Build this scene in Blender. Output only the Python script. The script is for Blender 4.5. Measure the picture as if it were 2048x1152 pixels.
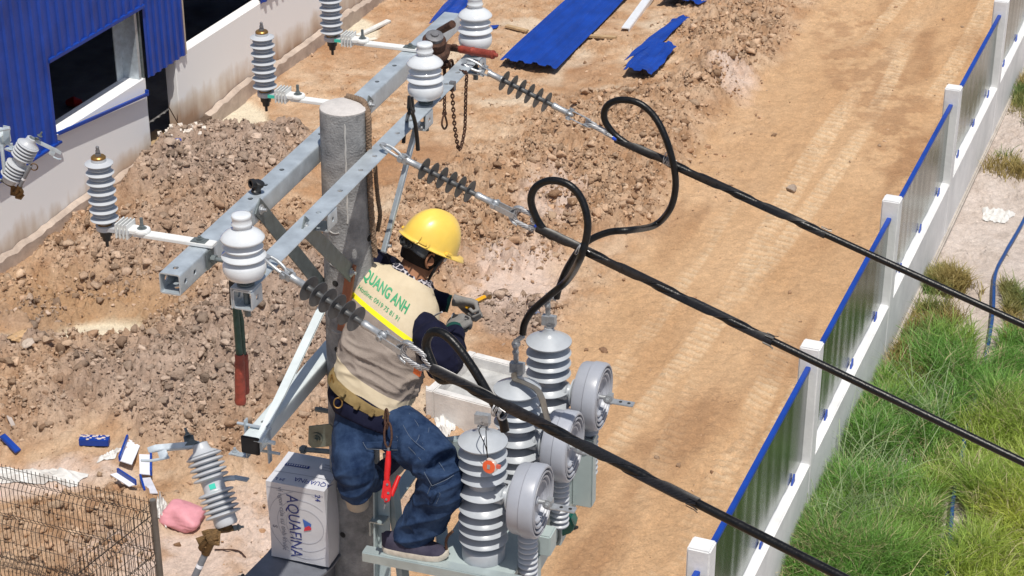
import bpy, bmesh, math, random
import numpy as np
from mathutils import Vector, Matrix, noise
from mathutils.bvhtree import BVHTree
R = math.radians
V = Vector
random.seed(7); np.random.seed(7)
scene = bpy.context.scene
for o in list(bpy.data.objects): bpy.data.objects.remove(o)
col = scene.collection
# ------------------------------------------------------------------ camera
CAMH = 12.4; PITCH = R(27.2); FPX = 3983.0
cd = bpy.data.cameras.new('camera'); cam = bpy.data.objects.new('camera', cd); col.objects.link(cam)
cam.location = (0, 0, CAMH); cam.rotation_euler = (R(90) - PITCH, 0, 0)
cd.sensor_width = 36; cd.lens = 36 * FPX / 2048; cd.clip_start = .1; cd.clip_end = 2000
scene.camera = cam
# ------------------------------------------------------------------ light
AZ = R(18.5)                                    # direction the cross arms run
AX = V((math.sin(AZ), math.cos(AZ), 0)); PX = V((math.cos(AZ), -math.sin(AZ), 0)); ZX = V((0, 0, 1))
sun_dir = (PX * .215 - AX * .30 + ZX * .93).normalized()
el = math.asin(sun_dir.z); sun_az = math.atan2(sun_dir.x, sun_dir.y)
w = bpy.data.worlds.new('World'); scene.world = w; w.use_nodes = True
nt = w.node_tree; nt.nodes.clear()
sk = nt.nodes.new('ShaderNodeTexSky'); sk.sky_type = 'NISHITA'; sk.sun_disc = False
sk.sun_elevation = el; sk.sun_rotation = sun_az; sk.dust_density = 2.0
bg = nt.nodes.new('ShaderNodeBackground'); bg.inputs[1].default_value = .10
wo = nt.nodes.new('ShaderNodeOutputWorld'); nt.links.new(sk.outputs[0], bg.inputs[0]); nt.links.new(bg.outputs[0], wo.inputs[0])
sl = bpy.data.lights.new('sun', 'SUN'); sl.energy = 4.9; sl.angle = R(.5); sl.color = (1, .95, .87)
so = bpy.data.objects.new('sun', sl); col.objects.link(so)
so.rotation_euler = (-sun_dir).to_track_quat('-Z', 'Y').to_euler(); so.location = (0, 0, 30)
scene.view_settings.view_transform = 'Standard'; scene.view_settings.look = 'None'
scene.view_settings.exposure = -.22; scene.view_settings.gamma = 1
scene.render.engine = 'CYCLES'
# ------------------------------------------------------------------ helpers
cc, ss = math.cos(PITCH), math.sin(PITCH)
def ray(px, py):
    x = (px - 1024) / FPX; u = (576 - py) / FPX
    return V((x, cc + u * ss, -ss + u * cc))
CAM = V((0, 0, CAMH))
def at_d(px, py, d): return CAM + ray(px, py) * d
def at_z(px, py, z=0.0):
    r = ray(px, py); return CAM + r * ((z - CAMH) / r.z)
def at_pl(px, py, p0, n):
    r = ray(px, py); return CAM + r * ((V(p0) - CAM).dot(n) / r.dot(n))
POLE = V((-.65, 7.17, 0))
def PF(lat, al, z): return POLE + PX * lat + AX * al + ZX * z
def at_al(px, py, al): return at_pl(px, py, PF(0, al, 0), AX)
def at_lat(px, py, lat): return at_pl(px, py, PF(lat, 0, 0), PX)
CR, CU, CB = V((1, 0, 0)), V((0, ss, cc)), V((0, -cc, ss))   # camera right, up, towards camera

class MB:
    def __init__(s): s.v = []; s.f = []; s.mi = []; s.cur = 0
    def add(s, vs, fs):
        b = len(s.v); s.v += [tuple(p) for p in vs]; s.f += [tuple(i + b for i in f) for f in fs]; s.mi += [s.cur] * len(fs)
        return s
    def mat(s, i): s.cur = i; return s
    def obox(s, c, ax, ay, az):         # oriented box: half-extent vectors
        c, ax, ay, az = V(c), V(ax), V(ay), V(az)
        vs = [c + ax * i + ay * j + az * k for i in (-1, 1) for j in (-1, 1) for k in (-1, 1)]
        fs = [(0, 1, 3, 2), (4, 6, 7, 5), (0, 4, 5, 1), (2, 3, 7, 6), (0, 2, 6, 4), (1, 5, 7, 3)]
        return s.add(vs, fs)
    def bar(s, p, q, wv, t):            # bar from p to q; wv half width vector, t half thickness
        p, q, wv = V(p), V(q), V(wv); d = (q - p).normalized(); wv = wv - d * wv.dot(d)
        n = d.cross(wv).normalized() * t
        return s.obox((p + q) / 2, (q - p) / 2, wv, n)
    def tube(s, pts, r, seg=10, cap=True, up=None):
        pts = [V(p) for p in pts]; n = len(pts)
        rr = r if isinstance(r, (list, tuple)) else [r] * n
        T = [(pts[min(i + 1, n - 1)] - pts[max(i - 1, 0)]).normalized() for i in range(n)]
        u = V(up) if up else (V((0, 0, 1)) if abs(T[0].z) < .9 else V((1, 0, 0)))
        u = (u - T[0] * u.dot(T[0])).normalized(); vs = []
        for i in range(n):
            u = (u - T[i] * u.dot(T[i])).normalized(); w_ = T[i].cross(u)
            for k in range(seg):
                a = 2 * math.pi * k / seg; vs.append(pts[i] + (u * math.cos(a) + w_ * math.sin(a)) * rr[i])
        fs = [(i * seg + k, i * seg + (k + 1) % seg, (i + 1) * seg + (k + 1) % seg, (i + 1) * seg + k) for i in range(n - 1) for k in range(seg)]
        if cap: fs += [tuple(range(seg))[::-1], tuple((n - 1) * seg + k for k in range(seg))]
        return s.add(vs, fs)
    def lathe(s, prof, o, ax=(0, 0, 1), seg=28, ref=None, cap=True):   # prof: (r, h) from bottom to top
        o, ax = V(o), V(ax).normalized(); u = ax.orthogonal().normalized() if ref is None else V(ref).normalized(); w_ = ax.cross(u)
        vs = []; n = len(prof)
        for r, h in prof:
            for k in range(seg):
                a = 2 * math.pi * k / seg; vs.append(o + ax * h + (u * math.cos(a) + w_ * math.sin(a)) * max(r, 1e-4))
        fs = [(i * seg + k, i * seg + (k + 1) % seg, (i + 1) * seg + (k + 1) % seg, (i + 1) * seg + k) for i in range(n - 1) for k in range(seg)]
        if cap: fs += [tuple(range(seg))[::-1], tuple((n - 1) * seg + k for k in range(seg))]
        return s.add(vs, fs)
    def bolt(s, c, ax, r=.012, h=.012, stud=.01):
        s.lathe([(r, 0), (r, h)], c, ax, 6); s.lathe([(r * .55, h), (r * .55, h + stud)], c, ax, 10)
        return s.lathe([(r * 1.6, -.001), (r * 1.6, .003)], c, ax, 16)
    def prism(s, poly, ext):            # extrude polygon (list of 3d pts) by vector ext
        n = len(poly); ext = V(ext); a = [V(p) for p in poly]; b = [p + ext for p in a]
        fs = [tuple(range(n))[::-1], tuple(range(n, 2 * n))] + [(i, (i + 1) % n, n + (i + 1) % n, n + i) for i in range(n)]
        return s.add(a + b, fs)
    def loft(s, rings, cap=True):
        n = len(rings); m = len(rings[0]); vs = [p for r in rings for p in r]
        fs = [(i * m + k, i * m + (k + 1) % m, (i + 1) * m + (k + 1) % m, (i + 1) * m + k) for i in range(n - 1) for k in range(m)]
        if cap: fs += [tuple(range(m))[::-1], tuple((n - 1) * m + k for k in range(m))]
        return s.add(vs, fs)
    def sphere(s, c, r, sx=1, sy=1, sz=1, seg=16):
        prof = [(math.sin(math.pi * i / seg) , -math.cos(math.pi * i / seg)) for i in range(seg + 1)]
        vs = []
        for a, h in prof:
            for k in range(seg):
                t = 2 * math.pi * k / seg; vs.append(V(c) + V((math.cos(t) * max(a, 1e-3) * sx, math.sin(t) * max(a, 1e-3) * sy, h * sz)) * r)
        fs = [(i * seg + k, i * seg + (k + 1) % seg, (i + 1) * seg + (k + 1) % seg, (i + 1) * seg + k) for i in range(seg) for k in range(seg)]
        return s.add(vs, fs)
OFF = {}
def tag(o, label=None, cat=None, group=None, kind=None):
    if label: o['label'] = label
    if cat: o['category'] = cat
    if group: o['group'] = group
    if kind: o['kind'] = kind
    return o
def build(mb, name, mat, parent=None, smooth=35, label=None, cat=None, group=None, kind=None, origin=None, bevel=0, fixn=True):
    if parent is not None: off = OFF[parent.name]
    else: off = V(origin) if origin is not None else V(((min(p[0] for p in mb.v) + max(p[0] for p in mb.v)) / 2, (min(p[1] for p in mb.v) + max(p[1] for p in mb.v)) / 2, min(p[2] for p in mb.v)))
    me = bpy.data.meshes.new(name)
    me.from_pydata([(p[0] - off.x, p[1] - off.y, p[2] - off.z) for p in mb.v], [], mb.f)
    mats = mat if isinstance(mat, (list, tuple)) else [mat]
    for m in mats: me.materials.append(m)
    if len(mats) > 1: me.polygons.foreach_set('material_index', mb.mi)
    bm = bmesh.new(); bm.from_mesh(me)
    if fixn: bmesh.ops.recalc_face_normals(bm, faces=bm.faces)
    if bevel:
        es = [e for e in bm.edges if len(e.link_faces) == 2 and e.calc_face_angle(0) > .6]
        bmesh.ops.bevel(bm, geom=es, offset=bevel, segments=2, affect='EDGES', clamp_overlap=True)
    bm.to_mesh(me); bm.free()
    if smooth:
        me.polygons.foreach_set('use_smooth', [True] * len(me.polygons)); me.set_sharp_from_angle(angle=R(smooth))
    o = bpy.data.objects.new(name, me); col.objects.link(o); o.parent = parent
    if parent is None: o.location = off
    OFF[o.name] = off
    return tag(o, label, cat, group, kind)
def thing(name, label, cat, loc, group=None):
    o = bpy.data.objects.new(name, None); col.objects.link(o); o.location = loc; o.empty_display_size = .1
    OFF[o.name] = V(loc); return tag(o, label, cat, group)
def copy_tree(o, parent=None):
    c = o.copy(); col.objects.link(c); c.parent = parent
    for ch in [x for x in bpy.data.objects if x.parent == o]: copy_tree(ch, c)
    return c
def spline(pts, n=10):
    P = [V(p) for p in pts]; P = [P[0] * 2 - P[1]] + P + [P[-1] * 2 - P[-2]]; out = []
    for i in range(1, len(P) - 2):
        for k in range(n):
            t = k / n; a, b, c, d = P[i - 1:i + 3]
            out.append(.5 * ((2 * b) + (c - a) * t + (2 * a - 5 * b + 4 * c - d) * t * t + (3 * b - a - 3 * c + d) * t ** 3))
    return out + [P[-2]]
# ------------------------------------------------------------------ materials
def mk(name):
    m = bpy.data.materials.new(name); m.use_nodes = True; n = m.node_tree; return m, n, n.nodes['Principled BSDF']
def M(name, c, rough=.6, metal=0., var=.15, scale=9., bump=0., bscale=80., c2=None, coat=0., spec=.5, stretch=None, detail=5., rvar=.1):
    m, n, b = mk(name); tc = n.nodes.new('ShaderNodeTexCoord'); src = tc.outputs['Object']
    if stretch:
        mp = n.nodes.new('ShaderNodeMapping'); mp.inputs['Scale'].default_value = stretch; n.links.new(src, mp.inputs[0]); src = mp.outputs[0]
    t = n.nodes.new('ShaderNodeTexNoise'); t.inputs['Scale'].default_value = scale; t.inputs['Detail'].default_value = detail; t.inputs['Roughness'].default_value = .65
    n.links.new(src, t.inputs['Vector'])
    r = n.nodes.new('ShaderNodeValToRGB'); n.links.new(t.outputs['Fac'], r.inputs[0])
    r.color_ramp.elements[0].position = .32; r.color_ramp.elements[1].position = .68
    c2 = c2 or tuple(min(1, x * (1 + var)) for x in c)
    r.color_ramp.elements[0].color = tuple(x * (1 - var) for x in c) + (1,); r.color_ramp.elements[1].color = tuple(c2) + (1,)
    n.links.new(r.outputs[0], b.inputs['Base Color'])
    mr = n.nodes.new('ShaderNodeMapRange'); mr.inputs['To Min'].default_value = max(.02, rough - rvar); mr.inputs['To Max'].default_value = min(1, rough + rvar)
    n.links.new(t.outputs['Fac'], mr.inputs['Value']); n.links.new(mr.outputs[0], b.inputs['Roughness'])
    b.inputs['Metallic'].default_value = metal; b.inputs['Coat Weight'].default_value = coat; b.inputs['Specular IOR Level'].default_value = spec
    if bump:
        t2 = n.nodes.new('ShaderNodeTexNoise'); t2.inputs['Scale'].default_value = bscale; t2.inputs['Detail'].default_value = 6
        n.links.new(src, t2.inputs['Vector'])
        bp = n.nodes.new('ShaderNodeBump'); bp.inputs['Strength'].default_value = bump; bp.inputs['Distance'].default_value = .01
        n.links.new(t2.outputs['Fac'], bp.inputs['Height']); n.links.new(bp.outputs[0], b.inputs['Normal'])
    return m
galv = M('galvanised_steel', (.50, .56, .61), .45, .45, .16, 14, .05, 200, rvar=.14)
galv_l = M('pale_galvanised_paint', (.62, .68, .69), .45, .1, .08, 12, .03, 100)
galv_d = M('dull_steel', (.15, .175, .18), .55, .35, .25, 25, .1, 200)
hard = M('bright_fittings', (.42, .44, .46), .45, .55, .15, 60, .1, 300)
rodm = M('grey_rod', (.16, .16, .17), .5, .2, .2, 60)
concrete = M('pole_concrete', (.22, .225, .235), .85, 0, .4, 11, .5, 130, c2=(.37, .37, .37))
conc_top = M('mortar_cap', (.56, .53, .51), .9, 0, .1, 30, .5, 160)
porc = M('white_porcelain', (.66, .69, .72), .14, 0, .08, 7, coat=.3)
poly = M('grey_polymer', (.41, .44, .475), .33, 0, .13, 5)
polyd = M('dark_polymer', (.075, .078, .082), .45, 0, .18, 12)
drumm = M('drum_polymer', (.35, .37, .42), .34, 0, .09, 6)
polyl = M('light_polymer', (.47, .49, .52), .35, 0, .05, 10)
rubber = M('black_cable_jacket', (.006, .006, .0065), .34, 0, .5, 40, .15, 120, spec=.35)
black = M('black_plastic', (.015, .015, .016), .45, 0, .3, 40)
strand_b = M('black_grip_wire', (.016, .015, .016), .3, 0, .35, 60, spec=.6)
strand_s = M('silver_grip_wire', (.42, .42, .43), .45, .5, .15, 80)
fiber = M('white_fibreglass', (.74, .75, .74), .5, 0, .04, 20)
rust = M('rusty_iron', (.075, .035, .022), .7, .3, .5, 60, .5, 200)
redgrip = M('worn_red_paint', (.26, .045, .028), .5, 0, .35, 50, .3, 150)
greenp = M('dark_green_paint', (.008, .06, .04), .5, 0, .4, 40, c2=(.03, .09, .07))
brassy = M('brass_oxide', (.30, .17, .05), .4, .7, .3, 60)
bronze = M('bronze_casting', (.13, .075, .03), .5, .7, .35, 70, .3, 200)
blue = M('blue_painted_steel', (.006, .045, .30), .45, .0, .2, 1.7, rvar=.12, c2=(.006, .058, .38), bump=.1, bscale=6)
bluewall = M('blue_cladding', (.009, .058, .37), .42, .0, .28, 1.6, rvar=.12, c2=(.012, .068, .43), bump=.15, bscale=5)
redp = M('red_tool_paint', (.55, .012, .012), .35, 0, .15, 50)
yellowp = M('yellow_plastic', (.80, .42, .01), .35, 0, .05, 30)
orangep = M('orange_plastic', (.70, .14, .03), .4, 0, .15, 60)
teal = M('teal_sticker', (.05, .55, .42), .5, 0, .05, 60)
ropem = M('brown_rope', (.22, .15, .10), .9, 0, .3, 60, .6, 200)
wood = M('weathered_wood', (.42, .29, .16), .8, 0, .25, 8, .3, 60, stretch=(1, 8, 1))
woodd = M('dark_formwork', (.10, .065, .045), .85, 0, .4, 5, .4, 40)
def dark(name, c): return M(name, c, .9, 0, .2, 10)
hole_m = dark('hole_dark', (.02, .02, .02))
# ------------------------------------------------------------------ terrain
BAZ = R(21.8); BD = V((math.sin(BAZ), math.cos(BAZ), 0)); BN = V((math.cos(BAZ), -math.sin(BAZ), 0))
FO = V((3.12, 18.27, 0)); WO = V((-7.08, 24.6, 0))
def hsh(ix, iy, seed):
    h = (ix * 374761393 + iy * 668265263 + seed * 974711) & 0xffffffff
    h = ((h ^ (h >> 13)) * 1274126177) & 0xffffffff
    return ((h ^ (h >> 16)) & 0xffff) / 65535.0
def vn(x, y, seed=0):
    ix = np.floor(x).astype(np.int64); iy = np.floor(y).astype(np.int64); fx = x - ix; fy = y - iy
    fx = fx * fx * (3 - 2 * fx); fy = fy * fy * (3 - 2 * fy)
    a = hsh(ix, iy, seed); b = hsh(ix + 1, iy, seed); c = hsh(ix, iy + 1, seed); d = hsh(ix + 1, iy + 1, seed)
    return (a + (b - a) * fx) * (1 - fy) + (c + (d - c) * fx) * fy
def fbm(x, y, o=4, seed=0, g=.5):
    r = 0; a = 1; t = 0
    for i in range(o):
        r = r + a * vn(x * 2 ** i + 17.3 * i, y * 2 ** i - 9.1 * i, seed + i); t += a; a *= g
    return r / t
def billow(x, y, o=4, seed=0):
    r = 0; a = 1; t = 0
    for i in range(o):
        r = r + a * (1 - np.abs(2 * vn(x * 2.1 ** i + 5.3 * i, y * 2.1 ** i + 3.1 * i, seed + i) - 1)); t += a; a *= .55
    return r / t
def worley(x, y, seed=0):
    ix = np.floor(x).astype(np.int64); iy = np.floor(y).astype(np.int64); best = np.full(x.shape, 9.0)
    for dx in (-1, 0, 1):
        for dy in (-1, 0, 1):
            cx = ix + dx; cy = iy + dy
            px = cx + hsh(cx, cy, seed); py = cy + hsh(cx, cy, seed + 7)
            best = np.minimum(best, (px - x) ** 2 + (py - y) ** 2)
    return np.sqrt(best)
def blob(X, Y, px, py, rx, ry, soft=.5, wob=.35, seed=3):
    p = at_z(px, py); t = (p - CAM).length; sd = -ray(px, py).normalized().z
    a = rx * t / FPX; b = ry * t / FPX / sd
    d = np.sqrt(((X - p.x) / a) ** 2 + ((Y - p.y) / b) ** 2) + (fbm(X * 1.7, Y * 1.7, 3, seed) - .5) * 2 * wob
    return np.clip((1 - d) / soft + .5, 0, 1)
def masks(X, Y):
    m = {}
    lat = (X - FO.x) * BN.x + (Y - FO.y) * BN.y; s = (X - FO.x) * BD.x + (Y - FO.y) * BD.y
    m['lat'] = lat; m['s'] = s
    wl = (X - WO.x) * BN.x + (Y - WO.y) * BN.y; m['wl'] = wl
    cl = np.zeros_like(X)
    for a in ((150, 1080, 170, 90), (420, 340, 190, 80), (300, 470, 200, 130), (560, 620, 260, 190), (300, 720, 330, 110), (480, 850, 260, 90), (120, 780, 180, 90),
              (90, 590, 150, 60), (960, 430, 190, 110), (1040, 640, 90, 40), (1180, 300, 150, 90), (1330, 330, 170, 90), (1420, 170, 110, 130), (1480, 60, 100, 90), (1230, 420, 130, 60),
              (850, 500, 160, 90), (380, 760, 240, 120), (560, 340, 60, 60), (1250, 250, 120, 60)):
        cl = np.maximum(cl, blob(X, Y, *a, soft=.5))
    m['clod'] = np.clip(cl, 0, 1)
    tr = np.clip((lat + 4.3 + .5 * (fbm(s * .3, lat * .3, 2, 11) - .5) * 2) / .5, 0, 1) * (lat < -.1)
    m['track'] = tr; m['clod'] = m['clod'] * (1 - .85 * tr) * (lat < 0) * (1 - .85 * blob(X, Y, 1305, 115, 80, 62, .6, .1))
    pud = np.maximum(blob(X, Y, 465, 245, 72, 42, .15, .2), blob(X, Y, 205, 648, 95, 30, .15, .2))
    pud = np.maximum(pud, blob(X, Y, 700, 60, 60, 25, .2, .2)); m['pud'] = pud
    pale = np.zeros_like(X)
    for a in ((1020, 560, 100, 70), (560, 1090, 200, 90), (1460, 170, 45, 35), (90, 965, 170, 30), (1100, 400, 60, 50), (380, 1120, 200, 60), (700, 1020, 150, 50)):
        pale = np.maximum(pale, blob(X, Y, *a, soft=.7))
    m['pale'] = pale
    m['out'] = (lat > 0).astype(float)
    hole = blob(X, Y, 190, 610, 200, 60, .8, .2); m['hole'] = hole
    m['grey'] = np.maximum.reduce([blob(X, Y, 440, 330, 200, 90, .8), blob(X, Y, 330, 520, 170, 130, .8) * .6, blob(X, Y, 560, 700, 230, 160, .9), blob(X, Y, 400, 780, 300, 110, .9), blob(X, Y, 1030, 650, 80, 45, .6), blob(X, Y, 60, 660, 120, 60, .8)])
    return m
STRIPS = ((-2.45, .19, 0, .018), (-1.20, .17, .3, .0), (-1.78, .15, .6, -.02), (-3.15, .15, .1, .02), (-.62, .13, .8, 0))
def treads(X, Y, lat, s):      # crawler prints: cleat bars across narrow strips that run along the track
    bar = np.zeros_like(X); tm = np.zeros_like(X); w1 = fbm(X * 2, Y * 2, 3, 95); w2 = fbm(X * 7, Y * 7, 2, 96)
    for l0, wd, ph, k in STRIPS:
        u = (lat - l0 - .14 * np.sin(s * .4 + ph * 5) - k * s) / wd
        on = np.clip((1 - np.abs(u)) * 4, 0, 1) * np.clip(fbm(s * .38 + ph * 9, lat * 1.2, 3, 90) * 7 - 2.9, 0, 1) * (.35 + w2)
        g = np.clip(np.sin(2 * math.pi * (s + u * .035 + w1 * .16) / .15) * 2.2, -1, 1) * .5 + .5
        bar = np.maximum(bar, on * g); tm = np.maximum(tm, on)
    return np.clip(bar, 0, 1), np.clip(tm, 0, 1)
def height(X, Y, m=None):
    m = m or masks(X, Y); lat, s = m['lat'], m['s']
    h = (fbm(X * .35, Y * .35, 3, 5) - .5) * .18 * (1 - m['track'])
    h += (fbm(X * 2.2, Y * 2.2, 4, 21) - .5) * .07
    c = m['clod']
    mound = np.maximum(blob(X, Y, 520, 720, 330, 200, 1.2, .15), blob(X, Y, 440, 350, 200, 70, 1.0, .1) * .8)
    mound = np.maximum(mound, blob(X, Y, 1380, 250, 160, 160, 1.2, .1) * .4) * (1 - blob(X, Y, 205, 680, 190, 75, .9, .1)) * (1 - .9 * blob(X, Y, 1310, 110, 95, 75, .8, .1))
    h += mound * .42 * (1 - m['track'])
    wx = X + (fbm(X * 3, Y * 3, 2, 50) - .5) * .25; wy = Y + (fbm(X * 3, Y * 3, 2, 60) - .5) * .25
    k1 = np.clip(.62 - worley(wx * 2.6, wy * 2.6, 31), 0, 1); k2 = np.clip(.62 - worley(wx * 6.5, wy * 6.5, 32), 0, 1); k3 = np.clip(.62 - worley(wx * 14, wy * 14, 33), 0, 1)
    k4 = np.clip(.66 - worley(wx * 23, wy * 23, 34), 0, 1)
    h += c * (k1 * .36 * vn(X * 1.3, Y * 1.3, 70) + np.minimum(k2, .34) * .30 + np.minimum(k3, .42) * .15 + k4 * .055 + (billow(X * 5, Y * 5, 4, 41) - .5) * .13)
    lt = (1 - c) * (1 - m['pud']); k4_ = np.clip(.66 - worley(wx * 23, wy * 23, 34), 0, 1) * np.clip(fbm(X * 1.3, Y * 1.3, 3, 84) * 4 - 1.4, 0, 1)
    h += lt * (1 - m['track'] * .7) * (k2 * .02 * vn(X, Y, 80) * 2 + k3 * .11 * np.clip(fbm(X * .9, Y * .9, 3, 81) * 3 - .95, 0, 1) + k4_ * .035 + (billow(X * 3, Y * 3, 4, 83) - .5) * .03)
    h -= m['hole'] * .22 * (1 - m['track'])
    # machine tread prints along the track
    bar, tmk = treads(X, Y, lat, s); m['bar'] = bar; m['tmk'] = tmk
    h += m['track'] * (bar * .030 - tmk * .014)
    h += m['track'] * ((fbm(lat * 2.2, s * .4, 3, 97) - .5) * .09 + k3 * .05 * np.clip(fbm(X * .8, Y * .8, 3, 98) * 5 - 2.8, 0, 1) + (fbm(X * 12, Y * 12, 3, 99) - .5) * .022)
    h = h * (1 - m['pud']) + m['pud'] * (-.06 - .16 * m['hole'] + (fbm(X * 2, Y * 2, 3, 44) - .5) * .015)
    nf = np.clip(1 - np.abs(lat) / .35, 0, 1); h = h * (1 - nf)
    wf = np.clip((m['wl']) / .3, 0, 1); h = np.where(m['wl'] < 0, -.02, h * (.3 + .7 * wf))
    far = np.clip((np.abs(X) - 30) / 40, 0, 1); return h * (1 - far)
def nonuni(a, b, st, lo, hi):
    c = [x for x in np.arange(a, b, st)]; g = st; L = []; x = a
    while x > lo: g *= 1.35; x -= g; L.append(x)
    Rr = []; g = st; x = c[-1]
    while x < hi: g *= 1.35; x += g; Rr.append(x)
    return np.array(L[::-1] + c + Rr)
xs = nonuni(-10.5, 10.5, .028, -600, 600); ys = nonuni(16.8, 38.5, .032, -60, 900)
X, Y = np.meshgrid(xs, ys)
mk_ = masks(X, Y); Hh = height(X, Y, mk_)
nx, ny = len(xs), len(ys)
me = bpy.data.meshes.new('ground'); me.vertices.add(nx * ny)
me.vertices.foreach_set('co', np.stack([X, Y, Hh], -1).astype(np.float32).ravel())
I = (np.arange(ny - 1)[:, None] * nx + np.arange(nx - 1)[None]).ravel()
Q = np.stack([I, I + 1, I + nx + 1, I + nx], -1).astype(np.int32)
me.loops.add(Q.size); me.loops.foreach_set('vertex_index', Q.ravel()); me.polygons.add(len(Q))
me.polygons.foreach_set('loop_start', np.arange(len(Q), dtype=np.int32) * 4); me.polygons.foreach_set('loop_total', np.full(len(Q), 4, np.int32))
me.polygons.foreach_set('use_smooth', np.ones(len(Q), bool)); me.update()
def cx(*c): return np.array(c)[None, None, :]
n1 = fbm(X * .8, Y * .8, 4, 101)[..., None]; n2 = fbm(X * 4, Y * 4, 4, 102)[..., None]; n3 = fbm(X * 15, Y * 15, 3, 103)[..., None]
def lerp(a, b, t): return a + (b - a) * t
base = lerp(cx(.46, .27, .14), cx(.60, .42, .26), np.clip(n2 * 2 - .5, 0, 1))
base = lerp(base, cx(.38, .20, .095), np.clip(n1 * 3 - 1.6, 0, .8))
base = lerp(base, cx(.66, .54, .38), np.clip(fbm(X * 1.1, Y * 1.1, 3, 104)[..., None] * 4 - 2.4, 0, .7))
trk = lerp(cx(.52, .325, .175), cx(.60, .40, .23), np.clip(fbm(mk_['lat'] * 1.5, mk_['s'] * .5, 4, 105)[..., None] * 2 - .5, 0, 1))
trk = lerp(trk, cx(.34, .19, .10), np.clip(blob(X, Y, 1750, 190, 70, 150, 1, .5)[..., None] * 1.2 * np.clip(n2 * 4 - 1.6, 0, 1), 0, .5))
trk = lerp(trk, cx(.78, .64, .44), (mk_['tmk'] * .15 + mk_['bar'] * .33)[..., None])
trk = lerp(trk, cx(.38, .22, .115), np.clip(fbm(mk_['lat'] * 1.1, mk_['s'] * .28, 4, 119)[..., None] * 6 - 3.5, 0, .75))
trk = trk * np.array([1.01, .97, .90])
base = lerp(base, trk, mk_['track'][..., None])
cld = lerp(cx(.40, .235, .125), cx(.56, .385, .24), np.clip(n2 * 2.2 - .6, 0, 1))
cld = lerp(cld, lerp(cx(.29, .20, .14), cx(.52, .39, .29), n2), mk_['grey'][..., None] * .9)
base = lerp(base, cld, np.clip(mk_['clod'] * 1.4, 0, 1)[..., None])
base = lerp(base, cx(.68, .53, .42), (mk_['pale'] * .8)[..., None] * np.clip(n2 * 2 - .1, .3, 1))
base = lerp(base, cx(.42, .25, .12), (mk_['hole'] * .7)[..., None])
base = lerp(base, cx(.70, .60, .42), (mk_['pud'])[..., None])
outc = lerp(cx(.48, .39, .31), cx(.64, .55, .46), n2); outc = lerp(outc, cx(.40, .30, .22), np.clip(n1 * 3 - 1.7, 0, .6))
base = np.where((mk_['lat'] > 0)[..., None], outc, base)
base = base * np.array([1.03, 1.06, 1.16]) * (.84 + .32 * n3)
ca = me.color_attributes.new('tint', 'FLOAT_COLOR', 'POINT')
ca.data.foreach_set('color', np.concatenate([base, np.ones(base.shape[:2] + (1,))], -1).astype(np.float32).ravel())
def soil_mat(name, attr=True, base=(.4, .3, .2)):
    m, n, b = mk(name); b.inputs['Roughness'].default_value = .95; b.inputs['Specular IOR Level'].default_value = .15
    tc = n.nodes.new('ShaderNodeTexCoord')
    t = n.nodes.new('ShaderNodeTexNoise'); t.inputs['Scale'].default_value = 38; t.inputs['Detail'].default_value = 8; t.inputs['Roughness'].default_value = .7
    n.links.new(tc.outputs['Object'], t.inputs['Vector'])
    mr = n.nodes.new('ShaderNodeMapRange'); mr.inputs['From Min'].default_value = .3; mr.inputs['From Max'].default_value = .7; mr.inputs['To Min'].default_value = .78; mr.inputs['To Max'].default_value = 1.18
    n.links.new(t.outputs['Fac'], mr.inputs['Value'])
    mx = n.nodes.new('ShaderNodeVectorMath'); mx.operation = 'SCALE'
    a = n.nodes.new('ShaderNodeAttribute'); a.attribute_name = 'tint'; n.links.new(a.outputs['Color'], mx.inputs[0]); n.links.new(mr.outputs[0], mx.inputs['Scale'])
    n.links.new(mx.outputs[0], b.inputs['Base Color'])
    bp = n.nodes.new('ShaderNodeBump'); bp.inputs['Strength'].default_value = .9; bp.inputs['Distance'].default_value = .045
    t2 = n.nodes.new('ShaderNodeTexNoise'); t2.inputs['Scale'].default_value = 22; t2.inputs['Detail'].default_value = 9; t2.inputs['Roughness'].default_value = .72
    n.links.new(tc.outputs['Object'], t2.inputs['Vector']); n.links.new(t2.outputs['Fac'], bp.inputs['Height']); n.links.new(bp.outputs[0], b.inputs['Normal'])
    return m
soil = soil_mat('soil')
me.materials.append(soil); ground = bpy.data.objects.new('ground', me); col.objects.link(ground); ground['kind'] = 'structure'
def gz(x, y): return float(height(np.array([[x]]), np.array([[y]]))[0, 0])
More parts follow.
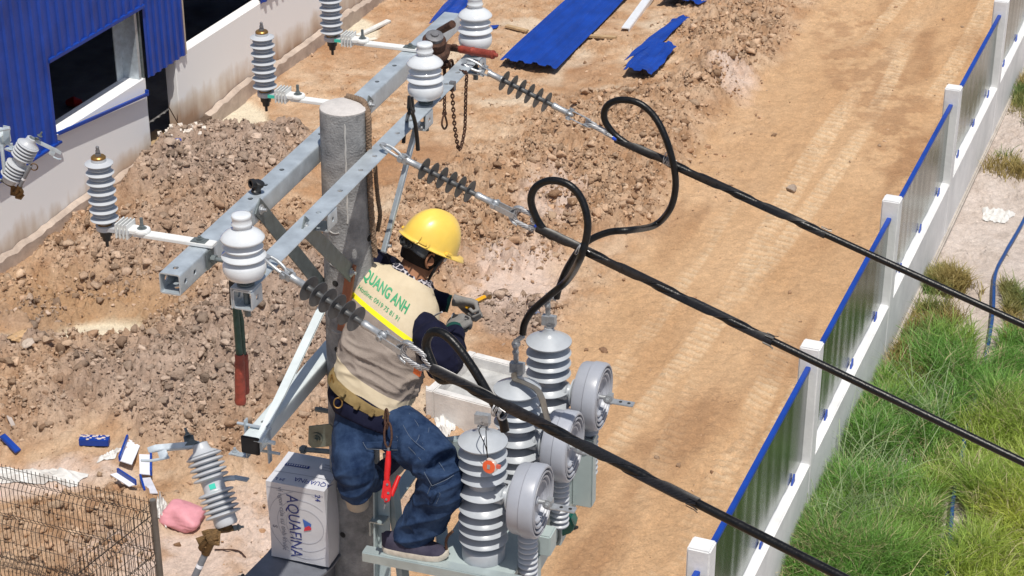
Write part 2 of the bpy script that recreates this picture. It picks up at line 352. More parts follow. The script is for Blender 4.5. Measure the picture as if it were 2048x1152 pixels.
# ------------------------------------------------------------------ loose clods (stuff)
def icos(sub):
    bm = bmesh.new(); bmesh.ops.create_icosphere(bm, subdivisions=sub, radius=1); bm.verts.ensure_lookup_table()
    v = np.array([list(x.co) for x in bm.verts]); f = np.array([[x.index for x in q.verts] for q in bm.faces]); bm.free(); return v, f
def scatter_lumps(name, pts, sizes, tints, sub, mat, seed=1, squash=.7):
    v, f = icos(sub); rng = np.random.RandomState(seed); AV = []; AF = []; AC = []; nb = 0
    variants = []
    for k in range(14):
        d = np.array([noise.noise(V(p) * 1.3 + V((k * 7.1, k * 3.3, 0))) * .55 + noise.noise(V(p) * 3.1 + V((k, k * 5, 9))) * .32 for p in v])
        q = v * (1 + d[:, None])
        for _ in range(13):
            nn = np.random.randn(3); nn /= np.linalg.norm(nn); dd = q @ nn; ex = np.clip(dd - np.random.uniform(.38, .78), 0, None); q = q - ex[:, None] * nn * .97
        variants.append(q)
    for i, (x, y, z) in enumerate(pts):
        q = variants[i % 14]; a = rng.rand() * 6.28; c, s_ = math.cos(a), math.sin(a); sc = sizes[i]
        st = np.array([1 + rng.rand() * .5, .75 + rng.rand() * .5, squash * (.7 + rng.rand() * .5)])
        q = q * st * sc; q = np.stack([q[:, 0] * c - q[:, 1] * s_, q[:, 0] * s_ + q[:, 1] * c, q[:, 2]], -1) + np.array([x, y, z + sc * .12])
        AV.append(q); AF.append(f + nb); nb += len(v); AC.append(np.repeat(np.array([list(tints[i]) + [1.]]), len(v), 0))
    AV = np.concatenate(AV).astype(np.float32); AF = np.concatenate(AF).astype(np.int32); AC = np.concatenate(AC).astype(np.float32)
    m_ = bpy.data.meshes.new(name); m_.vertices.add(len(AV)); m_.vertices.foreach_set('co', AV.ravel())
    m_.loops.add(AF.size); m_.loops.foreach_set('vertex_index', AF.ravel()); m_.polygons.add(len(AF))
    m_.polygons.foreach_set('loop_start', np.arange(len(AF), dtype=np.int32) * 3); m_.polygons.foreach_set('loop_total', np.full(len(AF), 3, np.int32)); m_.update()
    c_ = m_.color_attributes.new('tint', 'FLOAT_COLOR', 'POINT'); c_.data.foreach_set('color', AC.ravel())
    m_.materials.append(mat); o = bpy.data.objects.new(name, m_); col.objects.link(o); return o
rng = np.random.RandomState(5)
N = 460000
cxs = rng.uniform(-10, 9, N); cys = rng.uniform(17, 38, N)
mm = masks(cxs[None], cys[None]); hh = height(cxs[None], cys[None], mm)[0]
prob = (mm['clod'][0] ** 1.2 * .70 * np.clip(fbm(cxs * 2.2, cys * 2.2, 3, 87) * 5 - 1.6, .08, 1) + .07 * (1 - mm['track'][0]) * np.clip(fbm(cxs * .9, cys * .9, 3, 81) * 4 - 1.2, .15, 1) + .009) * (mm['wl'][0] > .1) * (np.abs(mm['lat'][0]) > .15) * (1 - mm['pud'][0])
prob *= (1 - .85 * mm['out'][0])
vis = np.abs(cxs) < (cys * .262 + .8)
keep = (rng.rand(N) < prob) & vis
cxs, cys, hh = cxs[keep], cys[keep], hh[keep]; cm = mm['clod'][0][keep]; gr = mm['grey'][0][keep]; ot = mm['out'][0][keep]
sz = np.minimum(.009 + rng.pareto(3.0, len(cxs)) * .019, .085) * (.55 + .55 * cm)
tn = rng.rand(len(cxs))[:, None]
T = lerp(np.array([[.38, .22, .12]]), np.array([[.60, .42, .27]]), tn); T = lerp(T, lerp(np.array([[.28, .20, .14]]), np.array([[.56, .42, .31]]), tn), gr[:, None]); T = np.where(ot[:, None] > 0, np.array([[.55, .47, .4]]), T)
T = T * rng.uniform(.62, 1.3, (len(T), 1)) * np.array([[1.03, 1.06, 1.14]])
P3 = np.stack([cxs, cys, hh], -1); bigk = sz > .0225; print('clods', bigk.sum(), (~bigk).sum())
o = scatter_lumps('soil_clods', P3[bigk].tolist(), sz[bigk], T[bigk], 2, soil, 3, .85); tag(o, kind='stuff')
o = scatter_lumps('soil_crumbs', P3[~bigk].tolist(), sz[~bigk], T[~bigk], 1, soil, 4, .9); tag(o, kind='stuff')
# a few stones one can tell apart
stones = [((48, 690), .15, (.62, .42, .24), 'large tan stone near the left edge below the muddy puddle'),
          ((1205, 705), .075, (.30, .18, .11), 'small brown stone alone on the smooth soil right of the bushings'),
          ((1585, 384), .12, (.42, .34, .28), 'flat grey stone lying on the tyre tracks above the topmost cable'),
          ((875, 108), .13, (.50, .33, .2), 'tan stone between the back cross arm and the building'),
          ((65, 720), .12, (.62, .52, .44), 'pale flat stone just below the large tan stone')]
for (p, s_, c_, lb) in stones:
    g = at_z(*p); z = gz(g.x, g.y)
    so_ = scatter_lumps('stone', [(g.x, g.y, z)], [s_], [c_], 3, soil, int(p[0]), .6); tag(so_, lb, 'stone')
# ------------------------------------------------------------------ right boundary fence
whitew = M('white_wall_paint', (.66, .665, .67), .8, 0, .06, 2.2, .3, 26, c2=(.78, .78, .78), detail=9)
stainw = M('stained_white_paint', (.70, .67, .64), .8, 0, .08, 1.5, .2, 30, c2=(.78, .77, .76))
def panel_mat():
    m, n, b = mk('thin_steel_sheet_back'); tc = n.nodes.new('ShaderNodeTexCoord'); mp = n.nodes.new('ShaderNodeMapping')
    mp.inputs['Rotation'].default_value = (0, 0, BAZ); mp.inputs['Scale'].default_value = (34, 34, .15)
    n.links.new(tc.outputs['Object'], mp.inputs[0]); t = n.nodes.new('ShaderNodeTexNoise'); t.inputs['Scale'].default_value = 3; t.inputs['Detail'].default_value = 5
    n.links.new(mp.outputs[0], t.inputs['Vector']); r = n.nodes.new('ShaderNodeValToRGB'); n.links.new(t.outputs['Fac'], r.inputs[0])
    r.color_ramp.elements[0].position = .35; r.color_ramp.elements[0].color = (.15, .18, .165, 1); r.color_ramp.elements[1].position = .8; r.color_ramp.elements[1].color = (.26, .285, .27, 1)
    n.links.new(r.outputs[0], b.inputs['Base Color']); b.inputs['Metallic'].default_value = .92; b.inputs['Roughness'].default_value = .24
    bp = n.nodes.new('ShaderNodeBump'); bp.inputs['Strength'].default_value = .12; bp.inputs['Distance'].default_value = .006
    n.links.new(t.outputs['Fac'], bp.inputs['Height']); n.links.new(bp.outputs[0], b.inputs['Normal']); return m
panelm = panel_mat()
def FP(lat, s, z): return FO + BN * lat + BD * s + ZX * z
fence = thing('boundary_fence', 'white concrete fence with thin steel panels between the dirt track and the grass', 'fence', FP(0, 4, 0))
mb = MB(); S0, S1 = -8.2, 60
mb.obox(FP(.0, (S0 + S1) / 2, .40), BD * (S1 - S0) / 2, BN * .10, ZX * .49)
build(mb, 'low_wall', whitew, fence, bevel=.012)
mb = MB(); mb.obox(FP(.095, (S0 + S1) / 2, .0), BD * (S1 - S0) / 2, BN * .05, ZX * .08); build(mb, 'footing', M('footing_concrete', (.42, .38, .34), .9, 0, .2, 4, .4, 30), fence, bevel=.02)
for k in range(-2, 12):
    s0 = k * 3.965 + .1; mb = MB()
    mb.obox(FP(-.0, s0, 1.07), BD * .105, BN * .108, ZX * 1.23)
    build(mb, 'fence_post', whitew, fence, bevel=.014)
    if k < 11:
        a, b = s0 + .09, s0 + 3.965 - .09
        mb = MB(); n = 70; vs = []
        rn = random.Random(k)
        wv = [(math.sin(i * .9 + k) * .0012 + math.sin(i * .13 + k) * .006 + rn.uniform(-.0009, .0009)) for i in range(n + 1)]
        for side in (-.004, .004):
            for i in range(n + 1):
                for j in range(5):
                    s_ = a + (b - a) * i / n; vs.append(FP(-.0 + side + wv[i] * (1 + .3 * j), s_, .93 + (2.05 - .93) * j / 4))
        fs = []
        for sd in range(2):
            for i in range(n):
                for j in range(4):
                    q = sd * (n + 1) * 5 + i * 5 + j; fs.append((q, q + 5, q + 6, q + 1))
        mb.add(vs, fs); build(mb, 'sheet_panel', panelm, fence, fixn=False)
        mb = MB(); mb.obox(FP(0, (a + b) / 2, 2.06), BD * (b - a) / 2, BN * .028, ZX * .022); build(mb, 'top_rail', blue, fence, bevel=.006)
        for q in range(1, 4):
            c = a + (b - a) * (q - .35) / 3; mb = MB()
            mb.prism([FP(.015, c - .06, .892), FP(.015, c + .05, .892), FP(.015, c + .03, .99)], BN * .02); build(mb, 'panel_clip', blue, fence)
# ------------------------------------------------------------------ building
def WP(s, z, out=0.): return WO + BD * s + ZX * z + BN * out
def wallmat():
    m, n, b = mk('dirty_white_render'); tc = n.nodes.new('ShaderNodeTexCoord'); sp = n.nodes.new('ShaderNodeSeparateXYZ'); n.links.new(tc.outputs['Object'], sp.inputs[0])
    t = n.nodes.new('ShaderNodeTexNoise'); t.inputs['Scale'].default_value = .9; t.inputs['Detail'].default_value = 5; n.links.new(tc.outputs['Object'], t.inputs['Vector'])
    mp = n.nodes.new('ShaderNodeMapping'); mp.inputs['Scale'].default_value = (5, 5, .5); n.links.new(tc.outputs['Object'], mp.inputs[0])
    t3 = n.nodes.new('ShaderNodeTexNoise'); t3.inputs['Scale'].default_value = 1.2; n.links.new(mp.outputs[0], t3.inputs['Vector'])
    ma = n.nodes.new('ShaderNodeMath'); ma.operation = 'MULTIPLY_ADD'; ma.inputs[1].default_value = 1.5; n.links.new(t.outputs['Fac'], ma.inputs[0])
    mb_ = n.nodes.new('ShaderNodeMath'); mb_.operation = 'MULTIPLY_ADD'; mb_.inputs[1].default_value = -1.25; mb_.inputs[2].default_value = .05; n.links.new(sp.outputs['Z'], mb_.inputs[0])
    n.links.new(mb_.outputs[0], ma.inputs[2])
    m3 = n.nodes.new('ShaderNodeMath'); m3.operation = 'MULTIPLY_ADD'; m3.inputs[1].default_value = .45; n.links.new(t3.outputs['Fac'], m3.inputs[0]); n.links.new(ma.outputs[0], m3.inputs[2])
    r = n.nodes.new('ShaderNodeValToRGB'); n.links.new(m3.outputs[0], r.inputs[0]); e = r.color_ramp.elements
    e[0].position = .30; e[0].color = (.88, .88, .88, 1); e[1].position = .95; e[1].color = (.40, .26, .17, 1); k = r.color_ramp.elements.new(.58); k.color = (.66, .58, .50, 1)
    n.links.new(r.outputs[0], b.inputs['Base Color']); b.inputs['Roughness'].default_value = .85
    bp = n.nodes.new('ShaderNodeBump'); bp.inputs['Strength'].default_value = .12; t2 = n.nodes.new('ShaderNodeTexNoise'); t2.inputs['Scale'].default_value = 18; t2.inputs['Detail'].default_value = 6
    n.links.new(tc.outputs['Object'], t2.inputs['Vector']); n.links.new(t2.outputs['Fac'], bp.inputs['Height']); n.links.new(bp.outputs[0], b.inputs['Normal']); return m
wallm = wallmat(); plinm = M('rough_concrete_plinth', (.44, .35, .29), .9, 0, .22, 3, .6, 25, c2=(.56, .46, .38))
floorm = M('dark_floor', (.30, .29, .29), .9, 0, .4, 1.2, .1, 6)
bld = thing('warehouse', 'unfinished warehouse with blue ribbed cladding over a stained white wall', 'building', WP(4, 0))
def wbox(s0, s1, z0, z1, o0, o1, m=None):
    m = m or MB(); m.obox(WP((s0 + s1) / 2, (z0 + z1) / 2, (o0 + o1) / 2), BD * (s1 - s0) / 2, ZX * (z1 - z0) / 2, BN * (o1 - o0) / 2); return m
build(wbox(-9, 4.06, -.3, 1.42, -.32, 0), 'wall', wallm, bld, bevel=.012)
build(wbox(4.95, 34, -.3, 1.43, -.20, 0), 'wall', wallm, bld, bevel=.012)
def ragged_plinth(a, b, seed):
    rn = random.Random(seed); m = MB(); n = int((b - a) / .12); vs = []
    for i in range(n + 1):
        s_ = a + (b - a) * i / n; zt = .24 + .09 * (noise.noise(V((s_ * .8, seed, 0)))) + .05 * noise.noise(V((s_ * 5, seed, 3))) + rn.uniform(-.012, .012); o_ = .10 + rn.uniform(-.006, .006)
        vs += [WP(s_, -.3, .012), WP(s_, -.3, o_), WP(s_, zt - .03, o_), WP(s_, zt, o_ - .04), WP(s_, zt + .015, .012)]
    fs = [(i * 5 + j, i * 5 + (j + 1) % 5, i * 5 + 5 + (j + 1) % 5, i * 5 + 5 + j) for i in range(n) for j in range(5)]
    m.add(vs, fs + [(0, 1, 2, 3, 4), tuple(n * 5 + j for j in range(5))]); return m
build(ragged_plinth(-9, 3.70, 2), 'plinth', plinm, bld); build(ragged_plinth(5.68, 34, 4), 'plinth', plinm, bld)
st = build(wbox(3.72, 5.66, -.3, .20, .02, .16), 'doorstep', woodd, bld, bevel=.008)
m = MB()
for q in (4.2, 4.55, 4.9): wbox(q, q + .03, -.2, .21, .16, .175, m)
build(m, 'batten', woodd, st)
build(wbox(4.1, 5.0, .04, .14, -.5, .02), 'threshold', wood, bld, bevel=.02)
build(wbox(4.065, 4.075, -.2, 1.4, -.32, -.01), 'door_jamb', stainw, bld)
build(wbox(-9.5, 34, -.2, -.02, -30, -.42), 'floor', floorm, bld)
build(wbox(-9.5, 34, 3.8, 3.9, -30, .0), 'roof', blue, bld)
build(wbox(-9.5, 34, 0, 3.8, -30.2, -30), 'back_wall', floorm, bld)
build(wbox(34, 34.2, -.2, 3.8, -30, 0), 'end_wall', floorm, bld); build(wbox(-9.4, -9.2, 0, 3.8, -30, 0), 'end_wall', floorm, bld)
def cladding(s0, s1, z0, z1, out=.03, pitch=.2, name='cladding', mat=bluewall):
    m = MB(); prof = [(0, 0), (.45, 0), (.55, .03), (.82, .03), (.92, 0), (1, 0)]; P = []
    n = int(round((s1 - s0) / pitch)); 
    for i in range(n):
        for (u, h) in prof[:-1]: P.append((s0 + (i + u) * (s1 - s0) / n, h))
    P.append((s1, 0)); vs = []
    for (s_, h) in P:
        vs += [WP(s_, z0, out + h), WP(s_, z1, out + h), WP(s_, z1, out + h - .006), WP(s_, z0, out + h - .006)]
    fs = []
    for i in range(len(P) - 1):
        for j in range(4): fs.append((i * 4 + j, i * 4 + (j + 1) % 4, i * 4 + 4 + (j + 1) % 4, i * 4 + 4 + j))
    m.add(vs, fs + [(0, 1, 2, 3), tuple(len(P) * 4 - 4 + j for j in range(4))]); return build(m, name, mat, bld, smooth=0)
cladding(.16, 1.62, 1.33, 3.8); cladding(1.62, 4.10, 2.56, 3.8); cladding(4.10, 5.20, 1.40, 3.8); cladding(7.7, 12, 1.42, 3.8)
build(wbox(-9, .10, 1.42, 3.8, -.42, -.02), 'wall_panel', M('raw_board', (.42, .36, .26), .8, 0, .2, 3), bld)
fl_ = MB(); wbox(1.58, 4.12, 2.52, 2.575, -.01, .075, fl_); build(fl_, 'window_flashing', blue, bld, bevel=.006)
fl_ = MB(); wbox(1.66, 3.98, 1.17, 1.20, .0, .07, fl_); wbox(3.955, 3.98, 1.17, 1.25, .0, .07, fl_)
# loose sill flashing, hanging askew
a, b = WP(1.6, 1.46, .05), WP(3.98, 1.19, .06)
m = MB(); m.bar(a, b, BN * .035, .006); m.bar(a + BN * .03, b + BN * .03, ZX * .022, .004); m.obox(b + ZX * .03, BD * .008, BN * .03, ZX * .035); build(m, 'sill_flashing', blue, bld)
build(wbox(.1, 1.66, 1.30, 1.335, .0, .085), 'base_flashing', blue, bld, bevel=.004)
build(wbox(3.93, 4.00, 1.42, 2.55, -.30, -.02), 'window_stud', galv, bld, bevel=.004); build(wbox(3.74, 3.935, 1.42, 2.55, -.30, -.285), 'window_stud', galv, bld)
build(wbox(4.02, 4.05, 1.42, 3.8, -.30, -.0), 'window_stud', galv_d, bld)
build(wbox(5.2, 5.23, 1.40, 3.8, -.04, .05), 'cladding_trim', M('cream_trim', (.5, .42, .33), .7), bld)
m = MB()
for (a, b) in (((355, 240), (352, 130)), ((358, 250), (338, 215)), ((359, 252), (360, 160))):
    m.tube([at_pl(*a, WP(0, 0, -.05), BN), at_pl(*b, WP(0, 0, -.03), BN)], .008, 6)
build(m, 'starter_bar', rust, bld)
m = MB(); m.tube([at_z(134, 206, .05), at_z(148, 203, .09), at_z(162, 204, .05)], [.05, .09, .04], 7); build(m, 'red_bag', redp, None, label='small red bag on the dark floor seen through the window opening', cat='bag')
# ------------------------------------------------------------------ things lying on the ground
def on_ground(px, py, dz=0.0):
    g = at_z(px, py); return V((g.x, g.y, gz(g.x, g.y) + dz))
def sheet(name, cs, lift, ribs, mat, label, cat, group=None, nu=8, rib_h=.038, warp=.02, seed=0, nv=None, thick=.006, crink=0):
    # cs: near-left, near-right, far-right, far-left world corners
    a, b, c, d = cs; rn = random.Random(seed); P = [(0, 0)]
    for i in range(ribs):
        u = (i + .5) / ribs; w_ = .17 / max(ribs, 1)
        P += [(u - w_ * 1.6, 0), (u - w_ * .8, rib_h), (u + w_ * .8, rib_h), (u + w_ * 1.6, 0)]
    P += [(1, 0)]
    nv = nv or 12; vs = []
    for side in (0, 1):
        for j in range(nv + 1):
            t = j / nv
            for (u, h) in P:
                p = a.lerp(b, u).lerp(d.lerp(c, u), t)
                if crink:
                    e = math.sin(t * 23 + u * 9 + seed) * crink; p = p + (b - a).normalized() * (e if u in (0, 1) else 0)
                z = h + lift + warp * math.sin(t * 5 + u * 3 + seed) + .3 * warp * math.sin(t * 13 + u * 11)
                vs.append(p + ZX * (z - side * thick))
    n = len(P); fs = []
    for side in (0, 1):
        o_ = side * n * (nv + 1)
        for j in range(nv):
            for i in range(n - 1): q = o_ + j * n + i; fs.append((q, q + 1, q + n + 1, q + n) if not side else (q, q + n, q + n + 1, q + 1))
    N_ = n * (nv + 1)
    for i in range(n - 1): fs.append((i, i + N_, i + N_ + 1, i + 1)); q = nv * n + i; fs.append((q, q + 1, q + N_ + 1, q + N_))
    for j in range(nv): q = j * n; fs.append((q, q + n, q + n + N_, q + N_)); q += n - 1; fs.append((q, q + N_, q + N_ + n, q + n))
    m = MB(); m.add(vs, fs); return build(m, name, mat, None, smooth=0, label=label, cat=cat, group=group)
def ext(p, q, k): return p + (q - p) * k
SH = 'blue steel sheets left on the soil'
z_ = lambda px, py, z=.07: at_z(px, py, z)
a, b, c, d = z_(1000, 126), z_(1112, 144), z_(1252, 0), z_(1137, 0)
sheet('roofing_sheet', (a, b, ext(b, c, 1.5), ext(a, d, 1.5)), .06, 4, blue, 'longest blue ribbed steel sheet beside the red ratchet handle', 'metal sheet', SH, nv=20)
sheet('roofing_sheet', (z_(858, 52), z_(905, 50), z_(960, -20), z_(905, -8)), .05, 2, blue, 'blue ribbed sheet partly behind the farthest white insulator', 'metal sheet', SH)
sheet('roofing_sheet', (z_(1316, 10), z_(1396, 27), z_(1470, -12), z_(1372, -40)), .18, 3, blue, 'blue ribbed sheet at the top edge beside the white gutter', 'metal sheet', SH)
sheet('roofing_sheet', (z_(1246, 157), z_(1302, 166), z_(1352, 112), z_(1300, 92)), .16, 2, blue, 'short torn blue sheet lying on top of a narrow blue strip', 'metal sheet', SH, crink=.012, warp=.03)
sheet('roofing_sheet', (z_(1248, 135), z_(1278, 132), z_(1378, 50), z_(1345, 48)), .13, 1, blue, 'narrow bent blue strip under the short torn sheet', 'metal sheet', SH, crink=.010, warp=.03)
a, b = z_(1250, 62), z_(1316, -28)
m = MB(); dd = (b - a).normalized(); sd = dd.cross(ZX); m.bar(a + ZX * .05, b + ZX * .05, sd * .07, .012); m.bar(a + sd * .07, b + sd * .07, ZX * .05, .006); build(m, 'steel_gutter', M('white_coated_steel', (.75, .77, .8), .35, .1, .05, 10), label='white steel gutter profile lying beside the longest blue sheet', cat='gutter', bevel=.004)
def plank(p, q, w_, t, mat, name, label, cat='plank', dz=.02):
    a, b = on_ground(*p, dz), on_ground(*q, dz); m = MB(); m.bar(a, b, (b - a).cross(ZX).normalized() * w_, t); return build(m, name, mat, label=label, cat=cat, bevel=.004)
plank((1012, 62), (1055, 70), .05, .02, wood, 'timber_plank', 'timber plank poking out left of the longest blue sheet', dz=.04)
plank((1176, 80), (1232, 88), .05, .02, wood, 'timber_plank', 'timber plank poking out right of the longest blue sheet', dz=.04)
plank((715, 68), (778, 42), .055, .02, M('weathered_white', (.62, .62, .60), .7), 'offcut_strip', 'pale grey strip lying by the wall left of the back cross arm', 'strip')
plank((690, 92), (752, 73), .05, .01, M('weathered_white2', (.72, .66, .56), .7), 'offcut_strip', 'thin cream strip just below the pale grey strip', 'strip')
plank((12, 842), (30, 875), .025, .01, M('grey_slat', (.4, .35, .32), .8), 'offcut_strip', 'thin grey slat on the soil at the left edge', 'strip')
plank((134, 848), (164, 849), .03, .015, M('pale_slat', (.62, .45, .3), .8), 'offcut_strip', 'short pale wooden offcut on the soil heap', 'strip')
plank((1067, 640), (1100, 668), .03, .008, M('grey_strip_blue', (.18, .22, .32), .4, .4), 'offcut_strip', 'grey blue metal strip behind the farthest bushing', 'strip', dz=.05)
def scrap(poly, mat, name, label, cat, lift=.03, th=.012, tilt=0, group=None, edge=None):
    ps = [on_ground(*p, 0) for p in poly]; zz = sum(p.z for p in ps) / len(ps) + lift
    P = [V((p.x, p.y, zz + tilt * i / len(ps))) for i, p in enumerate(ps)]
    m = MB(); m.prism(P, -ZX * th)
    if edge:
        o = build(m, name, mat, label=label, cat=cat, group=group); e = MB(); i, j = edge
        e.bar(P[i] + ZX * .02, P[j] + ZX * .02, ZX * .035, .012); b_ = MB(); b_.v = e.v; b_.f = e.f; b_.mi = e.mi
        OFF[o.name] = o.location.copy(); build(b_, 'blue_edge', blue, o); return o
    return build(m, name, mat, label=label, cat=cat, group=group)
whp = M('white_panel_back', (.74, .76, .82), .45, 0, .04, 5)
SC = 'panel offcuts beside the wire fence'
scrap([(243, 955), (259, 911), (284, 923), (267, 963)], whp, 'panel_offcut', 'white offcut with blue left edge, leftmost of the upright pair', 'offcut', edge=(0, 1), group=SC, lift=.05)
scrap([(282, 974), (281, 935), (305, 936), (305, 976)], whp, 'panel_offcut', 'white rectangular offcut right of the blue edged one', 'offcut', edge=(2, 3), group=SC, lift=.06)
scrap([(225, 990), (240, 986), (276, 1010), (262, 1014)], whp, 'panel_offcut', 'white offcut with a blue edge lying over the wire fence top', 'offcut', edge=(1, 2), group=SC, lift=.12)
scrap([(283, 978), (303, 976), (318, 1008), (292, 1008)], M('grey_white_panel', (.55, .56, .62), .5), 'panel_offcut', 'greyish offcut just under the white rectangular one', 'offcut', edge=(0, 3), group=SC, lift=.03)
m = MB(); a = on_ground(163, 912, .04); b = on_ground(222, 912, .04); m.bar(a, b, V((0, .06, 0)), .045); tb = build(m, 'tray', blue, label='dented blue metal tray spotted with dried mud', cat='tray', bevel=.008)
m = MB(); rr_ = random.Random(3)
for i in range(26): q = a.lerp(b, rr_.random()); m.sphere(q + V((0, rr_.uniform(-.05, .05), .045)), rr_.uniform(.006, .02), 1.2, 1, .3, 6)
OFF[tb.name] = tb.location.copy(); build(m, 'dried_mud', M('dried_mud', (.6, .5, .42), .95), tb)
m = MB(); m.bar(on_ground(8, 898, .05), on_ground(38, 912, .03), V((0, .05, .01)), .02); build(m, 'blue_offcut', blue, label='blue metal offcut on the soil near the left edge', cat='offcut', bevel=.006)
scrap([(324, 332), (326, 348), (368, 344), (366, 330)], blue, 'blue_offcut', 'blue offcut in the rubble near the doorstep', 'offcut', tilt=.03)
scrap([(380, 292), (386, 299), (398, 297), (393, 290)], blue, 'blue_offcut', 'tiny blue scrap on the rubble below the doorstep corner', 'offcut')
scrap([(980, 58), (983, 65), (994, 62), (998, 57)], blue, 'blue_offcut', 'small blue scrap right of the farthest white insulator', 'offcut')
scrap([(984, 2), (998, 3), (1004, -2), (990, -3)], blue, 'blue_offcut', 'small blue scrap at the top edge beside the farthest insulator', 'offcut')
film = M('white_plastic_film', (.62, .61, .59), .5, 0, .08, 9, .4, 30)
def crumple(name, poly, mat, label, cat, h=.06, seed=1, nres=26, lift=.0):
    # crumpled cloth: a grid over the four-corner patch, pushed up by folds
    a, b, c, d = [at_z(*p) for p in poly]; vs = []
    for j in range(nres + 1):
        for i in range(nres + 1):
            u, v_ = i / nres, j / nres; p = a.lerp(b, u).lerp(d.lerp(c, u), v_)
            wob = noise.noise(V((u * 3, v_ * 3, seed))) * .12
            p = p + (b - a) * wob * .5 + (d - a) * noise.noise(V((u * 3, v_ * 3, seed + 5))) * .06
            e = min(u, 1 - u, v_, 1 - v_) * 6; e = min(1, e)
            f = (abs(noise.noise(V((u * 4, v_ * 4, seed * 3)))) + .5 * abs(noise.noise(V((u * 11, v_ * 11, seed * 3 + 1))))) * h * e
            vs.append(V((p.x, p.y, gz(p.x, p.y) + .012 + f + lift * e)))
    n = nres + 1; fs = [(j * n + i, j * n + i + 1, (j + 1) * n + i + 1, (j + 1) * n + i) for j in range(nres) for i in range(nres)]
    m = MB(); m.add(vs, fs); return build(m, name, mat, label=label, cat=cat, smooth=80)
crumple('plastic_film', [(-30, 955), (150, 985), (180, 965), (-30, 925)], film, 'long strip of white plastic film half buried behind the wire fence', 'plastic film', .12, 2)
crumple('plastic_film', [(195, 946), (232, 942), (245, 924), (222, 926)], film, 'small crumpled white rag between the blue tray and the offcuts', 'rag', .06, 4)
crumple('plastic_film', [(852, 800), (885, 905), (912, 860), (905, 770)], film, 'white plastic sheet draped beside the concrete basin behind the worker', 'plastic sheet', .12, 7)
crumple('plastic_film', [(1965, 440), (2010, 450), (2030, 432), (1965, 418)], film, 'torn white plastic on the gravel right of the fence', 'plastic film', .06, 9)
crumple('plastic_film', [(312, 1050), (334, 1068), (340, 1030), (316, 1018)], film, 'white plastic bag between the fence post and the pink bag', 'bag', .2, 11)
pinkm = M('pink_woven_bag', (.62, .27, .31), .6, 0, .12, 6, .3, 40)
m = MB(); g = on_ground(366, 1050); sc = V((.27, .2, .14)); vs = []; NS = 40
for i in range(NS + 1):
    for k in range(NS):
        th = math.pi * i / NS; ph = 2 * math.pi * k / NS; cr, sr = math.cos(ph), math.sin(ph)
        r_ = (abs(cr) ** 4 + abs(sr) ** 4) ** -.25; p = V((math.sin(th) * cr * r_ * .9, math.sin(th) * sr * r_ * .9, -math.cos(th)))
        d_ = 1 + .28 * noise.noise(p * 1.2 + V((4, 1, 0))) + .10 * abs(noise.noise(p * 4)); neck = max(0, -p.x - .45); d_ *= 1 - neck * .3
        q = Matrix.Rotation(-.5, 3, 'Z') @ V((p.x * sc.x * d_, p.y * sc.y * d_, p.z * sc.z * d_)); vs.append(g + q + ZX * .07)
fs = [(i * NS + k, i * NS + (k + 1) % NS, (i + 1) * NS + (k + 1) % NS, (i + 1) * NS + k) for i in range(NS) for k in range(NS)]
m.add(vs, fs); build(m, 'pink_bag', pinkm, label='slumped pink woven bag right of the wire fence post', cat='bag', smooth=80)
m = MB(); a, b, c = on_ground(430, 1105, .02), on_ground(475, 1112, .02), on_ground(492, 1122, .02); m.tube(spline([a, b, c]), .008, 6); build(m, 'twig', rust, label='thin brown twig on the pale soil left of the carton', cat='twig')
# scattered small litter near the doorstep
m = MB(); rr_ = random.Random(8)
for i in range(150):
    g = on_ground(rr_.gauss(352, 24), rr_.gauss(312, 13), .01); s_ = rr_.uniform(.012, .035); m.obox(g, V((s_, s_ * .4, 0)), V((-s_ * .3, s_, .01)), ZX * s_ * .4)
build(m, 'rubble', M('pale_rubble', (.6, .54, .48), .9, 0, .3, 30), kind='stuff')
# concrete basin
basin = thing('concrete_basin', 'open white concrete basin standing on the soil behind the worker', 'basin', at_z(980, 830))
zt = .48; A_, B_, C_ = at_z(938, 700, zt), at_z(1110, 744, zt), at_z(862, 782, zt)
ux = (B_ - A_).normalized(); uy = (C_ - A_); uy = (uy - ux * uy.dot(ux)); L2 = uy.length; uy.normalize(); L1 = 1.35
bc = M('cast_concrete', (.60, .58, .56), .85, 0, .12, 4, .4, 50, c2=(.74, .72, .69))
ctr = A_ + ux * L1 / 2 + uy * L2 / 2
def bwall(c, hx, hy, zz0, zz1): m = MB(); m.obox(V((c.x, c.y, (zz0 + zz1) / 2)), ux * hx, uy * hy, ZX * (zz1 - zz0) / 2); return m
for sgn in (-1, 1): build(bwall(ctr + ux * sgn * (L1 / 2 - .055), .055, L2 / 2, -.1, zt), 'side_wall', bc, basin, bevel=.012)
for sgn in (-1, 1): build(bwall(ctr + uy * sgn * (L2 / 2 - .055), L1 / 2 - .111, .055, -.1, zt - .002), 'end_wall', bc, basin, bevel=.012)
build(bwall(ctr, L1 / 2 - .111, L2 / 2 - .111, -.1, .34), 'basin_floor', M('grey_basin_floor', (.40, .40, .39), .9, 0, .25, 4, .3, 30), basin)
m = MB(); g = at_z(912, 745, .3); m.tube(spline([g, g + V((.0, 0, .25)), g + V((.02, 0, .42)), g + V((.08, 0, .52))]), .007, 6); build(m, 'starter_bar', rust, basin)
